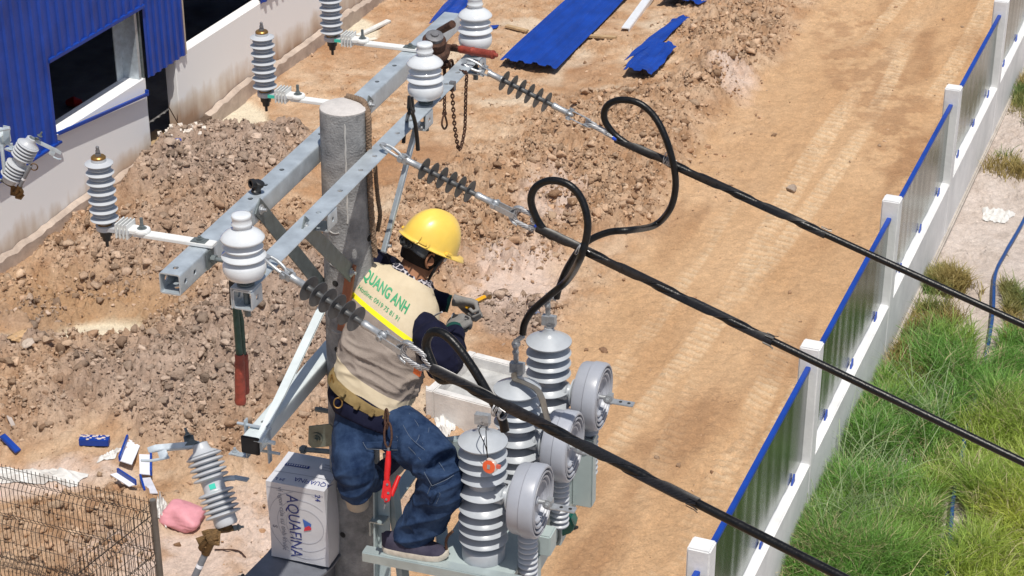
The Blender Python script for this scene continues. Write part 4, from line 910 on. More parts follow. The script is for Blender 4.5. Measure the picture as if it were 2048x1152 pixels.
for idx in (0, 1, 2):
    s0, d, th, M0, E, al, sc = LINE[idx]
    cb = thing('power_cable', CLB[idx], 'cable', M0, 'black power cables')
    dirc = (E - M0).normalized(); far = E + dirc * 26
    def sag(p, k=.0012): x = (p - M0).length; return p
    main = [M0 + dirc * .02 - ZX * .0] + [M0.lerp(far, q) - ZX * 0 for q in (.02, .05, .1, .2, .4, .7, 1)]
    lp = [(at_al(px, py, o_[1]) if isinstance(o_, tuple) else at_ln(px, py, idx, o_)) for px, py, o_ in LP[idx]]
    m = MB(); m.tube(spline([far, M0.lerp(far, .4), M0.lerp(far, .1), M0.lerp(far, .03)], 12) , R_C, 18)
    k0 = M0 + dirc * .25
    m2 = MB(); jn = spline([M0.lerp(far, .03) + ZX * 0, k0, M0 + dirc * .10] + lp, 14); m2.tube(jn, R_C * (1.0 if idx else 1.05), 18)
    build(m, 'cable_run', rubber, cb, smooth=60); build(m2, 'cable_tail', rubber, cb, smooth=60)
    # helical grip
    end = {0: (1395, 1010), 1: (1545, 683), 2: (1650, 472)}[idx]; Ge = at_ln(*end, idx); GL = (Ge - M0).length
    g = thing('preformed_grip', ['black spiral dead-end grip on the lowest cable', 'black spiral dead-end grip on the middle cable', 'black spiral dead-end grip on the topmost cable'][idx], 'cable grip', M0, 'spiral dead-end grips')
    n = 150; P = [M0 + dirc * GL * i / n for i in range(n + 1)]
    m = MB(); wrap(m, P, R_C + .0020, 15, .30, 4.2, .0024, ph=idx); build(m, 'wire_wrap', strand_b, g, smooth=60)
    if 0: wrap(m, [M0 + dirc * GL * (.35 + .66 * i / n) for i in range(n + 1)], R_C + .0050, 8, .34, 2.1, .0030, ph=idx + 4.0 - 2 * math.pi * GL * .35 / .34)
    # frayed wire ends
    m = MB(); rr_ = random.Random(idx)
    for k in range(6):
        a = rr_.random() * 6.28; u = dirc.orthogonal(); w_ = dirc.cross(u); rad = u * math.cos(a) + w_ * math.sin(a); p = M0 + dirc * GL + rad * (R_C + .002)
        m.tube([p - dirc * .03, p, p + dirc * .015 + rad * .003], .0016, 5)
    build(m, 'wire_end', strand_b, g)
    # two silver legs to the thimble
    side = d.cross(ZX).normalized(); up = side.cross(d).normalized()
    if idx == 2: up = (up * .4 + side * .9).normalized()
    if idx == 2: up = -up
    c0 = th
    for sgn, nm in ((1, 'upper'), (-1, 'lower')):
        pts = [c0 - d * .026 * sc, c0 - d * .018 * sc + up * sgn * .018, c0 + up * sgn * .029, c0 + d * .06 + up * sgn * .028, M0.lerp(c0, .35) + up * sgn * .016, M0 + up * sgn * .006, M0 + dirc * .05]
        m = MB(); sp_ = spline(pts, 10)
        m.tube(sp_, .0055, 8); wrap(m, sp_, .0072, 6, .09, 6.28, .0030, seg=6); build(m, 'grip_leg', strand_s, g, smooth=60)
        if idx > 0 and sgn == (1 if idx == 1 else -1):
            m = MB(); k = int(len(sp_) * .78); m.tube(sp_[k:k + 5], .0115, 12); build(m, 'blue_marker', M('blue_paint_mark', (.02, .09, .6), .5), g)
    if idx == 0:
        m = MB(); q = th + d * .05 - up * .045; m.obox(q, d * .014, side * .004, up * .016); build(m, 'orange_tag', orangep, g)
    # wire tie
    tp = {0: (1000, 820), 1: (1164, 500), 2: (1338, 319)}[idx]; c = at_ln(*tp, idx)
    m = MB(); rr_ = random.Random(40 + idx)
    ex = dirc; ey = ZX.cross(ex).normalized(); ez = ex.cross(ey)
    for k in range(11):
        o1 = ex * rr_.uniform(-.016, .016); tl = rr_.uniform(-.35, .35); rx = R_C * 1.45 + rr_.random() * .004; rz = R_C * (2.0 if idx else 2.2) + rr_.random() * .004
        m.tube([c + o1 + (ex * tl * math.sin(a) * .02) + ey * (rx + .004) * math.cos(a) + ez * rz * math.sin(a) * .8 for a in [2 * math.pi * q / 20 for q in range(21)]], .0017, 5)
    m.tube([c - ey * .03 + ez * .02, c - ey * .03 + ez * .03 + ex * .02, c - ey * .028 + ez * .025 + ex * .04], .0018, 5)
    build(m, 'wire_tie', strand_s, None, label=['silver wire tie binding the loop on the lowest cable', 'silver wire tie binding the loop on the middle cable', 'silver wire tie binding the loop on the topmost cable'][idx], cat='wire tie', group='silver wire ties')
# ------------------------------------------------------------------ recloser
ALS = (-.30, .13, .56); LB_ = .665; LW = .865; tankm = M('tank_paint', (.40, .47, .47), .4, .1, .07, 6, .03, 60)
rec = thing('recloser', 'grey pole mounted recloser with three ribbed bushings, round drums and small arresters', 'switchgear', PF(LB_, .13, 7.3))
def box_pf(l0, l1, a0, a1, z0, z1, m=None):
    m = m or MB(); m.obox(PF((l0 + l1) / 2, (a0 + a1) / 2, (z0 + z1) / 2), PX * (l1 - l0) / 2, AX * (a1 - a0) / 2, ZX * (z1 - z0) / 2); return m
build(box_pf(.50, .80, -.40, .70, 7.47, 7.735), 'tank', tankm, rec, bevel=.012)
build(box_pf(.48, .82, -.403, .76, 7.737, 7.752), 'tank_lid', tankm, rec, bevel=.004)
lab = build(box_pf(.8003, .8015, -.38, -.20, 7.48, 7.60), 'warning_plate', M('plate_white', (.66, .66, .64), .5), rec, smooth=0)
m = MB(); box_pf(.8016, .8022, -.37, -.29, 7.62, 7.66, m); build(m, 'warning_band', orangep, rec, smooth=0)
m = MB()
for k in range(7): box_pf(.8016, .8020, -.37, -.23 - .03 * (k % 3), 7.487 + k * .016, 7.492 + k * .016, m)
build(m, 'plate_lines', rodm, lab, smooth=0)
def sheds(zs, r, rc, tip=.0035, drop=.030, conc=1.0):
    prof = []
    for z, r_, c_ in zs:   # bottom face flat-ish, top face conical
        prof += [(c_, z - drop * .35 - .006), (c_ + .006, z - .012), (r_ - .006, z - .004), (r_, z), (r_ - .002, z + tip), (c_ + .010, z + drop * .8), (c_, z + drop)]
    return prof
def bushing(al):
    o_ = PF(LB_, al, 0)
    # z, rim radius, core radius, from the foot up
    zs = [(7.842, .100, .056), (7.893, .101, .056), (7.941, .101, .056), (7.994, .101, .060), (8.066, .0985, .062), (8.140, .0975, .060), (8.190, .0975, .056), (8.240, .0975, .054)]
    prof = [(.088, 7.753), (.088, 7.80), (.083, 7.808), (.062, 7.812)] + sheds(zs[:3], .1, .056) + [(.0535, 7.968)] + sheds(zs[3:4], .1, .05) + [(.05, 8.03)] + sheds(zs[4:5], .1, .05) + sheds(zs[5:], .1, .05)
    prof += [(.054, 8.272), (.094, 8.288), (.0985, 8.292), (.0985, 8.297), (.085, 8.305), (.05, 8.326), (.03, 8.336), (.026, 8.345), (.022, 8.352), (.021, 8.362)]
    m = MB(); m.lathe(prof, o_, seg=60); b = build(m, 'bushing', poly, rec, smooth=50)
    m = MB(); m.lathe([(.042, .03), (.040, .085), (.030, .09), (.028, .10), (.042, .104), (.058, .108), (.058, .114), (.042, .118), (.033, .122), (.033, .13), (.05, .133)], PF(LB_, al, 8.062), PX, 32); build(m, 'side_branch', poly, rec, smooth=50)
    # drum with ribbed face
    m = MB(); c = PF(LW, al, 8.062); R_ = .150
    prof = [(.05, -.066), (.13, -.064), (.152, -.058), (.158, -.048), (.1605, -.010), (.1655, -.006), (.1655, .038), (.162, .046), (.156, .050), (.150, .050), (.147, .030), (.142, .030), (.139, .050), (.132, .050), (.128, .026), (.122, .026), (.118, .046), (.110, .046), (.104, .030), (.098, .030), (.096, .040), (.089, .040), (.084, .026), (.06, .020), (.022, .018), (.020, .03), (.012, .032)]
    m.lathe(prof, c, PX, 64); m.v = [tuple(c + (V(p) - c - PX * (V(p) - c).dot(PX)) * .91 + PX * (V(p) - c).dot(PX)) for p in m.v]; build(m, 'drum', drumm, rec, smooth=35)
    m = MB(); m.lathe([(.010, 0), (.010, .060)], c, PX, 16); m.obox(c + PX * .078, PX * .012, AX * .016, ZX * .022); m.bolt(c + PX * .07 - AX * .018, -AX, .011, .010, .004)
    m.obox(c + PX * .132 - ZX * .012, PX * .052, AX * .020, ZX * .0035); st = build(m, 'terminal_pad', hard, rec, bevel=.0015)
    m = MB()
    for q in (.125, .162): m.lathe([(.0075, -.002), (.0075, .0008)], c + PX * q - ZX * .0085, ZX, 14)
    build(m, 'pad_hole', hole_m, st)
    # small arrester under the drum
    o2 = PF(LW - .012, al, 0); prof = [(.03, 7.905)]; z = 7.898
    prof = [(.02, 7.66), (.036, 7.664)]; z = 7.672
    for k in range(9): prof += [(.022, z - .004), (.0405, z), (.0415, z + .003), (.040, z + .006), (.024, z + .014)]; z += .0255
    prof += [(.022, z), (.022, 7.93)]
    m = MB(); m.lathe(prof, o2, seg=36); build(m, 'small_arrester', polyl, rec, smooth=45)
    m = MB(); m.tube([o2 + ZX * 7.66, o2 + ZX * 7.60], .007, 8); 
    m.tube(spline([o2 + ZX * 7.60, o2 + ZX * 7.575 - PX * .004, o2 + ZX * 7.566 - PX * .02, o2 + ZX * 7.566 - PX * .075], 5), .008, 8); m.lathe([(.014, 0), (.014, .02)], o2 + ZX * 7.566 - PX * .075, -PX, 6); build(m, 'earth_rod', galv_d, rec)
    # top terminal
    t = o_ + ZX * 8.362; m = MB(); m.lathe([(.018, 0), (.018, .012)], t, seg=20)
    m.obox(t + ZX * .034, PX * .030, AX * .014, ZX * .022); m.obox(t + ZX * .048 + PX * .018 - AX * .016, PX * .012, AX * .006, ZX * .016); m.bolt(t + ZX * .03 + PX * .006 - AX * .014, -AX, .009, .007, .0)
    build(m, 'top_clamp', hard, rec, bevel=.002)
for al in ALS: bushing(al)
# lugs on the middle and far bushing
def lug(al, lean, par, ztop):
    t = PF(LB_, al, 8.362); m = MB(); a = t - PX * .006 + ZX * .05; m.obox(a + ZX * .05, PX * .010, AX * .004, ZX * .062); m.bolt(a + ZX * .092 - AX * .004, -AX, .011, .012, .014); m.bolt(a + ZX * .055 - AX * .004, -AX, .009, .008, .006)
    m.bolt(a + ZX * .092 + AX * .004, AX, .011, .008, .004); m.tube([a + ZX * .105, ztop], .0105, 12); build(m, 'cable_lug', hard, par, bevel=.0)
lug(.13, 0, rec, at_al(1046, 672, .13)); lug(.56, 0, rec, at_al(1113, 598, .56))
# bronze-grey strap from the middle bushing down to its drum
strapm = M('dull_tinned_strap', (.24, .22, .19), .45, .6, .25, 12)
m = MB(); path = spline([at_al(1028, 745, .10), at_al(1030, 758, .095), at_al(1045, 764, .09), at_al(1072, 778, .07), at_al(1083, 795, .06), at_al(1090, 820, .06), at_al(1098, 850, .055), at_al(1106, 862, .05)], 8)
vs = []; n = len(path)
for i, p in enumerate(path):
    T = (path[min(i + 1, n - 1)] - path[max(i - 1, 0)]).normalized(); w_ = (AX * .8 - ZX * .1 + PX * .35); w_ = (w_ - T * w_.dot(T)).normalized() * .016; nn = T.cross(w_).normalized() * .0015
    vs += [p - w_ - nn, p + w_ - nn, p + w_ + nn, p - w_ + nn]
m.add(vs, [(i * 4 + k, i * 4 + (k + 1) % 4, i * 4 + 4 + (k + 1) % 4, i * 4 + 4 + k) for i in range(n - 1) for k in range(4)]); build(m, 'contact_strap', strapm, rec)
# tank side fins / mounting irons on the far end
m = MB(); box_pf(.80, .89, .49, .498, 7.53, 7.88, m); box_pf(.882, .89, .498, .56, 7.53, 7.88, m); box_pf(.80, .808, .498, .56, 7.53, 7.88, m); build(m, 'mounting_channel', tankm, rec, bevel=.004)
m = MB(); box_pf(.80, .86, -.02, .07, 7.60, 7.70, m); build(m, 'side_box', tankm, rec, bevel=.006)
m = MB(); box_pf(.80, .815, -.10, .0, 7.45, 7.60, m); box_pf(.80, .815, .28, .36, 7.45, 7.62, m); build(m, 'side_rib', tankm, rec, bevel=.004)
# ------------------------------------------------------------------ support frame between pole and recloser (the worker stands on it)
fr = thing('support_frame', 'pale green galvanised angle frame carrying the recloser beside the pole', 'steel frame', PF(.4, 0, 7.7))
fm = M('greenish_galvanised', (.40, .47, .48), .4, .35, .12, 9, .04, 90)
def ang(p, q, wv, w2, t=.004, name='frame_angle'):
    p, q, wv, w2 = V(p), V(q), V(wv), V(w2); m = MB(); m.bar(p + wv, q + wv, wv, t); 
    d = (q - p).normalized(); w2 = w2 - d * w2.dot(d); m.bar(p + w2, q + w2, w2, t); build(m, name, fm, fr, bevel=.001)
ang(PF(.19, -.435, 7.752), PF(.86, -.435, 7.752), AX * .024, -ZX * .021)        # flange bar in front of the tank
ang(PF(.12, .45, 7.748), PF(.80, .45, 7.748), AX * .03, -ZX * .035)
ang(PF(.135, -.22, 7.75), PF(.135, .50, 7.75), PX * .03, -ZX * .035)
ang(PF(.16, .40, 7.70), PF(.50, -.36, 7.70), ZX * -.03, (PX + AX).normalized() * .025, name='diagonal')
ang(PF(.135, -.05, 7.98), PF(.30, -.30, 7.36), (PX * .5 + AX * .85) * .03, (PX * .85 - AX * .5) * .022, name='diagonal')
ang(PF(.13, -.11, 7.90), PF(.20, -.32, 7.28), (PX * .9 + AX * .1) * .030, (-AX) * .02, name='diagonal')
ang(PF(.13, .10, 7.92), PF(.46, .42, 7.86), ZX * -.035, AX * .022, name='diagonal')
0 and ang(PF(.40, -.42, 7.2), PF(.22, .1, 7.62), (PX * .8 + AX * .1) * .026, ZX * .02, name='diagonal')
m = MB(); m.tube(spline([at_al(893, 1098, -.36), at_al(892, 1084, -.36), at_al(896, 1072, -.37), at_al(905, 1063, -.38)], 6), .006, 8); build(m, 'lashing_strap', rust, fr)
# ------------------------------------------------------------------ lower cross arm
LZ = 8.376
la = thing('lower_cross_arm', 'whitish lower square arm with black end cap above the carton', 'cross arm', PF(-.15, -.69, LZ - .1))
tube_arm(-.152, -.68, .30, LZ, wd=.072, mat=galv_l, holes_al=[-.56], parent=la)
m = MB(); box_pf(-.190, -.114, -.69, -.678, LZ - .074, LZ + .002, m); build(m, 'end_cap', black, la, bevel=.003)
m = MB(); p, q = at_lat(527, 882, -.100), at_lat(664, 592, -.100); d_ = (q - p); wv = V((0, 0, 1)).cross(d_).normalized(); m.bar(p, q, (AX * .8 + ZX * .3) * .020, .003); m.bar(p - AX * .016 - PX * .016, q - AX * .016 - PX * .016, PX * .018, .003); m.bolt(p + PX * .006, PX, .016, .012, .03)
th = thing('arm_brace', 'white angle brace rising from the lower arm to the pole behind the worker', 'brace', p); build(m, 'brace_bar', galv_l, th, bevel=.001)
m = MB(); zc = LZ - .036
m.obox(PF(-.198, -.62, zc + .01), PX * .003, AX * .014, ZX * .062); m.obox(PF(-.104, -.62, zc - .02), PX * .003, AX * .014, ZX * .085)
m.tube([PF(-.235, -.62, LZ + .012), PF(-.09, -.62, LZ + .012)], .0065, 10); m.tube([PF(-.215, -.62, LZ - .095), PF(-.06, -.62, LZ - .095)], .0065, 10)
m.obox(PF(-.198, -.62, LZ - .105), PX * .003, AX * .014, ZX * .03); m.obox(PF(-.235, -.62, LZ - .132), PX * .042, AX * .014, ZX * .003); m.bolt(PF(-.255, -.62, LZ - .129), ZX, .011, .012, .012)
build(m, 'clamp', galv, la, bevel=.001)
# plate and long bolts on the pole left side
m = MB(); c = PF(-.155, -.10, 8.20); m.prism([at_al(617, 853, -.17), at_al(660, 848, -.17), at_al(666, 855, -.17), at_al(666, 887, -.17), at_al(658, 893, -.17), at_al(624, 896, -.17), at_al(616, 888, -.17)], AX * .006)
m.bolt(at_al(634, 876, -.172), -AX, .016, .010, .012); build(m, 'backing_plate', M('greenish_plate', (.16, .19, .17), .45, .4, .2, 20), pole, bevel=.001)
m = MB(); m.tube([at_al(600, 898, -.02), at_al(668, 904, -.02)], .011, 12); m.lathe([(.019, 0), (.019, .02)], at_al(603, 898, -.02), PX, 6); build(m, 'long_bolt', galv_d, pole); m = MB(); m.tube([at_al(631, 818, .0), at_al(668, 824, .0)], .011, 12); build(m, 'long_bolt', galv_d, pole)
# brown timber batten strapped to the pole behind the worker
m = MB(); m.bar(at_al(703, 530, -.115), at_al(684, 660, -.13), PX * .018, .010); build(m, 'timber_batten', M('reddish_timber', (.28, .10, .05), .7, 0, .3, 20, stretch=(1, 1, .2)), None, label='reddish timber batten strapped to the pole beside the vest', cat='batten')
# ------------------------------------------------------------------ fuse cutouts
def cutout(o_, ax, side, toward, tube_dir, label, tube_len=.34):
    # o_ top end, ax unit down the insulator, side: direction of contacts
    t = thing('fuse_cutout', label, 'fuse cutout', o_, 'fuse cutouts on the left'); L = .335
    prof = [(.018, .0), (.030, .002), (.032, .018), (.036, .03), (.062, .046)]
    def grp(x):
        p = []
        for k in range(5): p += [(.044, x - .007), (.062, x - .004), (.070, x), (.0705, x + .004), (.064, x + .008), (.045, x + .011)]; x += .0215
        return p
    prof += grp(.052) + [(.044, .155), (.043, .19)] + grp(.200) + [(.045, .302), (.046, .325), (.040, .335), (.02, .337)]
    m = MB(); m.lathe(prof, o_, ax, 48); ins = build(m, 'insulator_body', polyl, t, smooth=50)
    m = MB(); u = ax.cross(toward).normalized(); m.obox(o_ + ax * .172 + toward * .0435 - u * .002, u * .012, ax * .010, toward * .0012); build(m, 'sticker', teal, ins, smooth=0)
    m = MB(); a = o_ + side * .035 - ax * .015; m.obox(a, side * .012, u.cross(side).normalized() * .022, u * .008); m.bolt(a - ax * .02, -ax, .010, .010, .02); m.tube([o_ + ax * .01, a], .010, 8)
    m.tube([o_ - ax * .002, o_ + ax * .01], .018, 16); build(m, 'upper_contact', galv_d, t)
    m = MB(); b = o_ + side * .10 - ax * .0; m.obox(b + ax * .006, side * .085, u * .018, ax * .012); m.obox(b + ax * .03 + side * .05, side * .006, u * .014, ax * .02); m.tube(spline([b + side * .05 + ax * .05 - u * .02, b + side * .10 + ax * .052, b + side * .13 + ax * .045 + u * .01], 5), .006, 8); build(m, 'upper_arm', galv, t, bevel=.002)
    m = MB(); e = o_ + ax * .335; m.obox(e + side * .04 + ax * .016, side * .05, u * .012, ax * .008); m.tube([e - u * .0, e + ax * .012], .02, 12); h = e + side * .075 + ax * .05
    for sg in (-1, 1): m.prism([h + u * sg * .018 - side * .03 - ax * .035, h + u * sg * .018 + side * .035 - ax * .02, h + u * sg * .018 + side * .03 + ax * .02, h + u * sg * .018 - side * .005 + ax * .028], u * .004)
    m.tube([h - u * .026, h + u * .026], .008, 10); m.tube(spline([h + side * .02, h + side * .03 + tube_dir * .03, h + tube_dir * .05], 4), .012, 8); build(m, 'hinge_casting', bronze, t)
    m = MB(); m.obox(e - side * .02 + ax * .012, side * .016, u * .012, ax * .009); m.bolt(e - side * .04 + ax * .01, -side, .009, .010, .012); build(m, 'lower_contact', galv_d, t)
    m = MB(); q = h + tube_dir * .03; m.tube([q, q + tube_dir * tube_len], .0135, 16); tb = build(m, 'fuse_tube', M('fuse_tube_grey', (.17, .18, .20), .4), t)
    m = MB(); m.tube([q + tube_dir * .085, q + tube_dir * .100], .0139, 16); build(m, 'tube_band', whp2, tb); m = MB(); m.tube([q + tube_dir * .03 - tube_dir * .05, q + tube_dir * .035], .017, 12); build(m, 'tube_ferrule', bronze, tb)
    return t, q, u
whp2 = M('white_band', (.75, .76, .8), .4)
D1 = 7.66; a_ = at_d(399, 886, D1); b_ = at_d(452, 1046, D1 - .02); ax = (b_ - a_).normalized()
q0 = at_d(430, 1075, D1); q1 = at_d(395, 1150, D1 + .06)
cutout(a_, ax, (at_d(320, 893, D1 - .05) - a_).normalized(), CB, (q1 - q0).normalized(), 'grey ribbed fuse cutout hanging open beside the carton')
m = MB(); a2 = at_d(436, 962, D1); m.tube(spline([a2, at_d(455, 957, D1), at_d(470, 956, D1)], 5), .011, 8); m.obox(at_d(482, 957, D1), PX * .030, AX * .012, ZX * .003); build(m, 'cutout_link', galv, la)
D2 = 12.1; a_ = at_d(64, 276, D2); b_ = at_d(24, 350, D2 + .10); ax = (b_ - a_).normalized()
ct, q, u = cutout(a_, ax, (at_d(110, 298, D2) - a_).normalized(), CB, (at_d(96, 312, D2) - at_d(68, 365, D2 + .1)).normalized(), 'smaller fuse cutout in front of the blue wall at the left edge', .20)
m = MB(); c = q + (at_d(96, 312, D2) - at_d(68, 365, D2 + .1)).normalized() * .20; m.tube([c + (u * 0 + V((math.cos(t), 0, math.sin(t)))) * .022 + V((.02, 0, -.01)) for t in [2 * math.pi * k / 16 for k in range(17)]], .004, 6); build(m, 'pull_ring', bronze, ct)
nb = thing('side_arm', 'pale steel arm end with hanging clamp at the left edge', 'cross arm', at_d(-10, 300, 12.2))
m = MB(); e0, e1 = at_d(-60, 330, 11.9), at_d(8, 268, 12.3); m.bar(e0, e1, ZX * .045, .045); build(m, 'beam', galv_l, nb, bevel=.004)
m = MB(); m.bar(at_d(13, 252, 12.15), at_d(14, 290, 12.2), PX * .022, .005); m.bar(at_d(14, 296, 12.2), at_d(36, 305, 12.15), AX * .022, .005); m.bolt(at_d(24, 297, 12.15), ZX, .016, .014, .02); m.tube([at_d(-10, 262, 12.1), at_d(20, 256, 12.1)], .012, 8); m.tube([at_d(3, 290, 12.1), at_d(9, 345, 12.15)], .012, 8); build(m, 'clamp', galv, nb)
m = MB(); m.tube([at_d(-8, 300, 12.2), at_d(-8, 300, 12.2) - ZX * 7.2], .10, 24); 
# ------------------------------------------------------------------ water carton on its platform
bz = al_ = -.22
f0 = at_al(545, 1112, bz); f1 = at_al(657, 1122, bz); ft = at_al(534, 962, bz); frt = at_al(661, 976, bz)
zb = f0.z; zt = ft.z; l0 = (f0 - POLE).dot(PX); l1 = (f1 - POLE).dot(PX); print('BOX', zb, zt, f1.z, frt.z, l0, l1, (ft - POLE).dot(PX), (frt - POLE).dot(PX))
DB = .235
carton = thing('carton', 'white cardboard drinking water carton standing on a grey plate beside the pole', 'carton', PF((l0 + l1) / 2, bz + DB / 2, zb))
cardm = M('white_carton_board', (.56, .565, .60), .6, 0, .05, 5, .05, 30, coat=.1); cards = M('brown_carton_edge', (.30, .26, .22), .8)
m = MB(); n = 14; l0 -= .005
def bulge(u, v_): return .006 * math.sin(math.pi * u) * math.sin(math.pi * v_) + .003 * noise.noise(V((u * 4, v_ * 5, 2)))
def face_grid(fn, nu=16, nv=20): 
    vs = [fn(i / nu, j / nv) for j in range(nv + 1) for i in range(nu + 1)]
    return vs, [(j * (nu + 1) + i, j * (nu + 1) + i + 1, (j + 1) * (nu + 1) + i + 1, (j + 1) * (nu + 1) + i) for j in range(nv) for i in range(nu)]
def front(u, v_): return PF(l0 + (l1 - l0) * u + .004 * math.sin(v_ * 5), bz - bulge(u, v_) - .0, zb + (zt - zb) * v_)
def topf(u, v_): return PF(l0 + (l1 - l0) * u + .004 * math.sin(5), bz + DB * v_, zt + .004 * math.sin(math.pi * u) * math.sin(math.pi * v_) + .006 * v_ * v_)
def sidef(s_): 
    return lambda u, v_: PF((l0 if s_ == 0 else l1) + .004 * math.sin(v_ * 5) + (.004 if s_ else -.004) * math.sin(math.pi * u) * math.sin(math.pi * v_), bz + DB * u, zb + (zt - zb) * v_ + .006 * u * u * v_)
for fn in (front, topf, sidef(0), sidef(1), lambda u, v_: PF(l0 + (l1 - l0) * u, bz + DB, zb + (zt + .006 - zb) * v_), lambda u, v_: PF(l0 + (l1 - l0) * u, bz + DB * v_, zb)): m.add(*face_grid(fn))
bm_ = build(m, 'carton_body', cardm, carton, smooth=40)
m = MB(); e = .0016
def strip(fn, u0, v0, u1, v1, off, w_=.006):   # thin strip drawn on a face
    a, b = fn(u0, v0) + off, fn(u1, v1) + off; d = (b - a); s_ = d.cross(off).normalized() * w_; k = 10; vs = []
    for i in range(k + 1): p = fn(u0 + (u1 - u0) * i / k, v0 + (v1 - v0) * i / k) + off; vs += [p - s_, p + s_]
    m.add(vs, [(2 * i, 2 * i + 1, 2 * i + 3, 2 * i + 2) for i in range(k)])
inkm = M('navy_print', (.018, .035, .20), .5); greym = M('grey_print', (.20, .21, .26), .5)
fo = -AX * .0016; to = ZX * .0016
strip(topf, .02, .34, .98, .36, to, .0012); strip(front, .02, .93, .98, .93, fo, .0010)
build(m, 'flap_seam', greym, bm_, fixn=False)
def text_on(body, fn, u0, v0, du, dv, size, align, name, mat, off, parent, xdir=None, ydir=None, bold=0, shear=0, sx=1):
    cu = bpy.data.curves.new('t', 'FONT'); cu.body = body; cu.size = 1; cu.align_x = align; cu.align_y = 'CENTER'; cu.offset = bold; cu.shear = shear; cu.resolution_u = 3
    ob = bpy.data.objects.new('t', cu); col.objects.link(ob); bpy.context.view_layer.update(); dg = bpy.context.evaluated_depsgraph_get(); me = bpy.data.meshes.new_from_object(ob.evaluated_get(dg))
    bm = bmesh.new(); bm.from_mesh(me); bmesh.ops.triangulate(bm, faces=bm.faces); 
    for _ in range(2):
        es = [e_ for e_ in bm.edges if e_.calc_length() > .18]
        if es: bmesh.ops.subdivide_edges(bm, edges=es, cuts=1)
    bmesh.ops.triangulate(bm, faces=bm.faces)
    m = MB(); vs = [fn(v_.co.x * sx, v_.co.y) for v_ in bm.verts]; bm.verts.index_update(); fs = [[v_.index for v_ in f.verts] for f in bm.faces]; bm.free()
    m.add(vs, fs); bpy.data.objects.remove(ob); bpy.data.meshes.remove(me); return build(m, name, mat, parent, smooth=0, fixn=False)
W_ = l1 - l0; H_ = zt - zb
def on_front(u0, v0, size, sgn=1):     # text reads downwards (rotated 90 degrees clockwise)
    return lambda x, y: front(u0 + y * size / W_, v0 - x * size / H_) + fo
text_on('AQUAFINA', on_front(.44, .47, .078), 0, 0, 0, 0, 0, 'CENTER', 'printed_name', inkm, fo, bm_, bold=.0, sx=.80)
text_on('vị ngon của sự tinh khiết', on_front(.245, .54, .031), 0, 0, 0, 0, 0, 'CENTER', 'printed_slogan', greym, fo, bm_)
text_on('24', on_front(.88, .90, .035), 0, 0, 0, 0, 0, 'CENTER', 'printed_count', inkm, fo, bm_, bold=.01)
text_on('S', on_front(.09, .42, .03), 0, 0, 0, 0, 0, 'CENTER', 'printed_mark', greym, fo, bm_, bold=.02)
def on_top(u0, v0, size): return lambda x, y: topf(u0 - x * size / W_, v0 - y * size / DB) + to
text_on('AQUAFINA', on_top(.73, .20, .042), 0, 0, 0, 0, 0, 'CENTER', 'printed_name', inkm, to, bm_, sx=.8)
text_on('24 L', on_top(.2, .12, .026), 0, 0, 0, 0, 0, 'CENTER', 'printed_count', inkm, to, bm_)
m = MB()
strip(topf, .10, .60, .52, .60, to, .010); build(m, 'printed_bar', inkm, bm_, fixn=False)
m = MB()
for k in range(9): strip(topf, .125 + k * .042, .60, .15 + k * .042, .60, to * 1.6, .0055)
build(m, 'printed_bar_gaps', cardm, bm_, fixn=False)
m = MB(); strip(topf, .72, .78, .97, .78, to, .002); strip(topf, .72, .70, .97, .70, to, .0015); strip(topf, .72, .62, .97, .62, to, .0015); build(m, 'printed_lines', greym, bm_, fixn=False)
# mountain emblem: blue peak fading to a red corner
m = MB(); fo2 = fo * 1.5
def fpt(u, v_): return front(u, v_) + fo2
m.add([fpt(.60, .60), fpt(.74, .55), fpt(.73, .51), fpt(.62, .49)], [(0, 1, 2, 3)]); build(m, 'emblem_peak', M('emblem_blue', (.04, .12, .42), .5), bm_, smooth=0, fixn=False)
m = MB(); m.add([fpt(.62, .49) + fo * .4, fpt(.70, .525) + fo * .4, fpt(.735, .50) + fo * .4, fpt(.735, .475) + fo * .4, fpt(.60, .44) + fo * .4], [(0, 1, 2, 3, 4)]); build(m, 'emblem_sun', M('emblem_red', (.55, .03, .06), .5), bm_, smooth=0, fixn=False)
m = MB()
for r_ in (.085, .125, .165):
    pts = [];
    for k in range(49):
        a = 2 * math.pi * k / 48; u = .62 + r_ * math.cos(a) / W_; v_ = .50 + r_ * math.sin(a) / H_
        if .02 < u < .98 and .02 < v_ < .92: pts.append(front(u, v_) + fo)
        else:
            if len(pts) > 2: m.tube(pts, .0007, 4)
            pts = []
    if len(pts) > 2: m.tube(pts, .0007, 4)
build(m, 'printed_rings', M('pale_print', (.36, .37, .42), .6), bm_)
platm = M('grey_platform', (.17, .18, .21), .5, .2, .2, 8, .05, 60)
cab = thing('control_cabinet', 'grey steel cabinet top under the carton at the bottom edge', 'cabinet', PF(-.35, -.1, 7.0))
m = MB(); zz = zb - .004
m.prism([PF(l0 - .03, bz + .02, zz), PF(l0 - .075, bz - .16, zz - .03), PF(l1 - .055, bz - .16, zz - .03), PF(l1 + .01, bz + .02, zz), PF(l1 + .01, bz + .30, zz), PF(l0 - .03, bz + .30, zz)], -ZX * .012); build(m, 'cabinet_top', platm, cab, bevel=.002)
build(box_pf(l0 - .05, l1 - .03, bz - .13, bz + .28, 6.9, zz - .05), 'cabinet_body', platm, cab, bevel=.006)
m = MB(); m.bolt(PF(l0 - .08, bz - .13, zz - .05), -PX, .016, .02, .02); m.lathe([(.010, 0), (.010, .04)], PF(l0 - .05, bz - .13, zz - .05), -PX, 10); build(m, 'bolt', galv_d, cab)
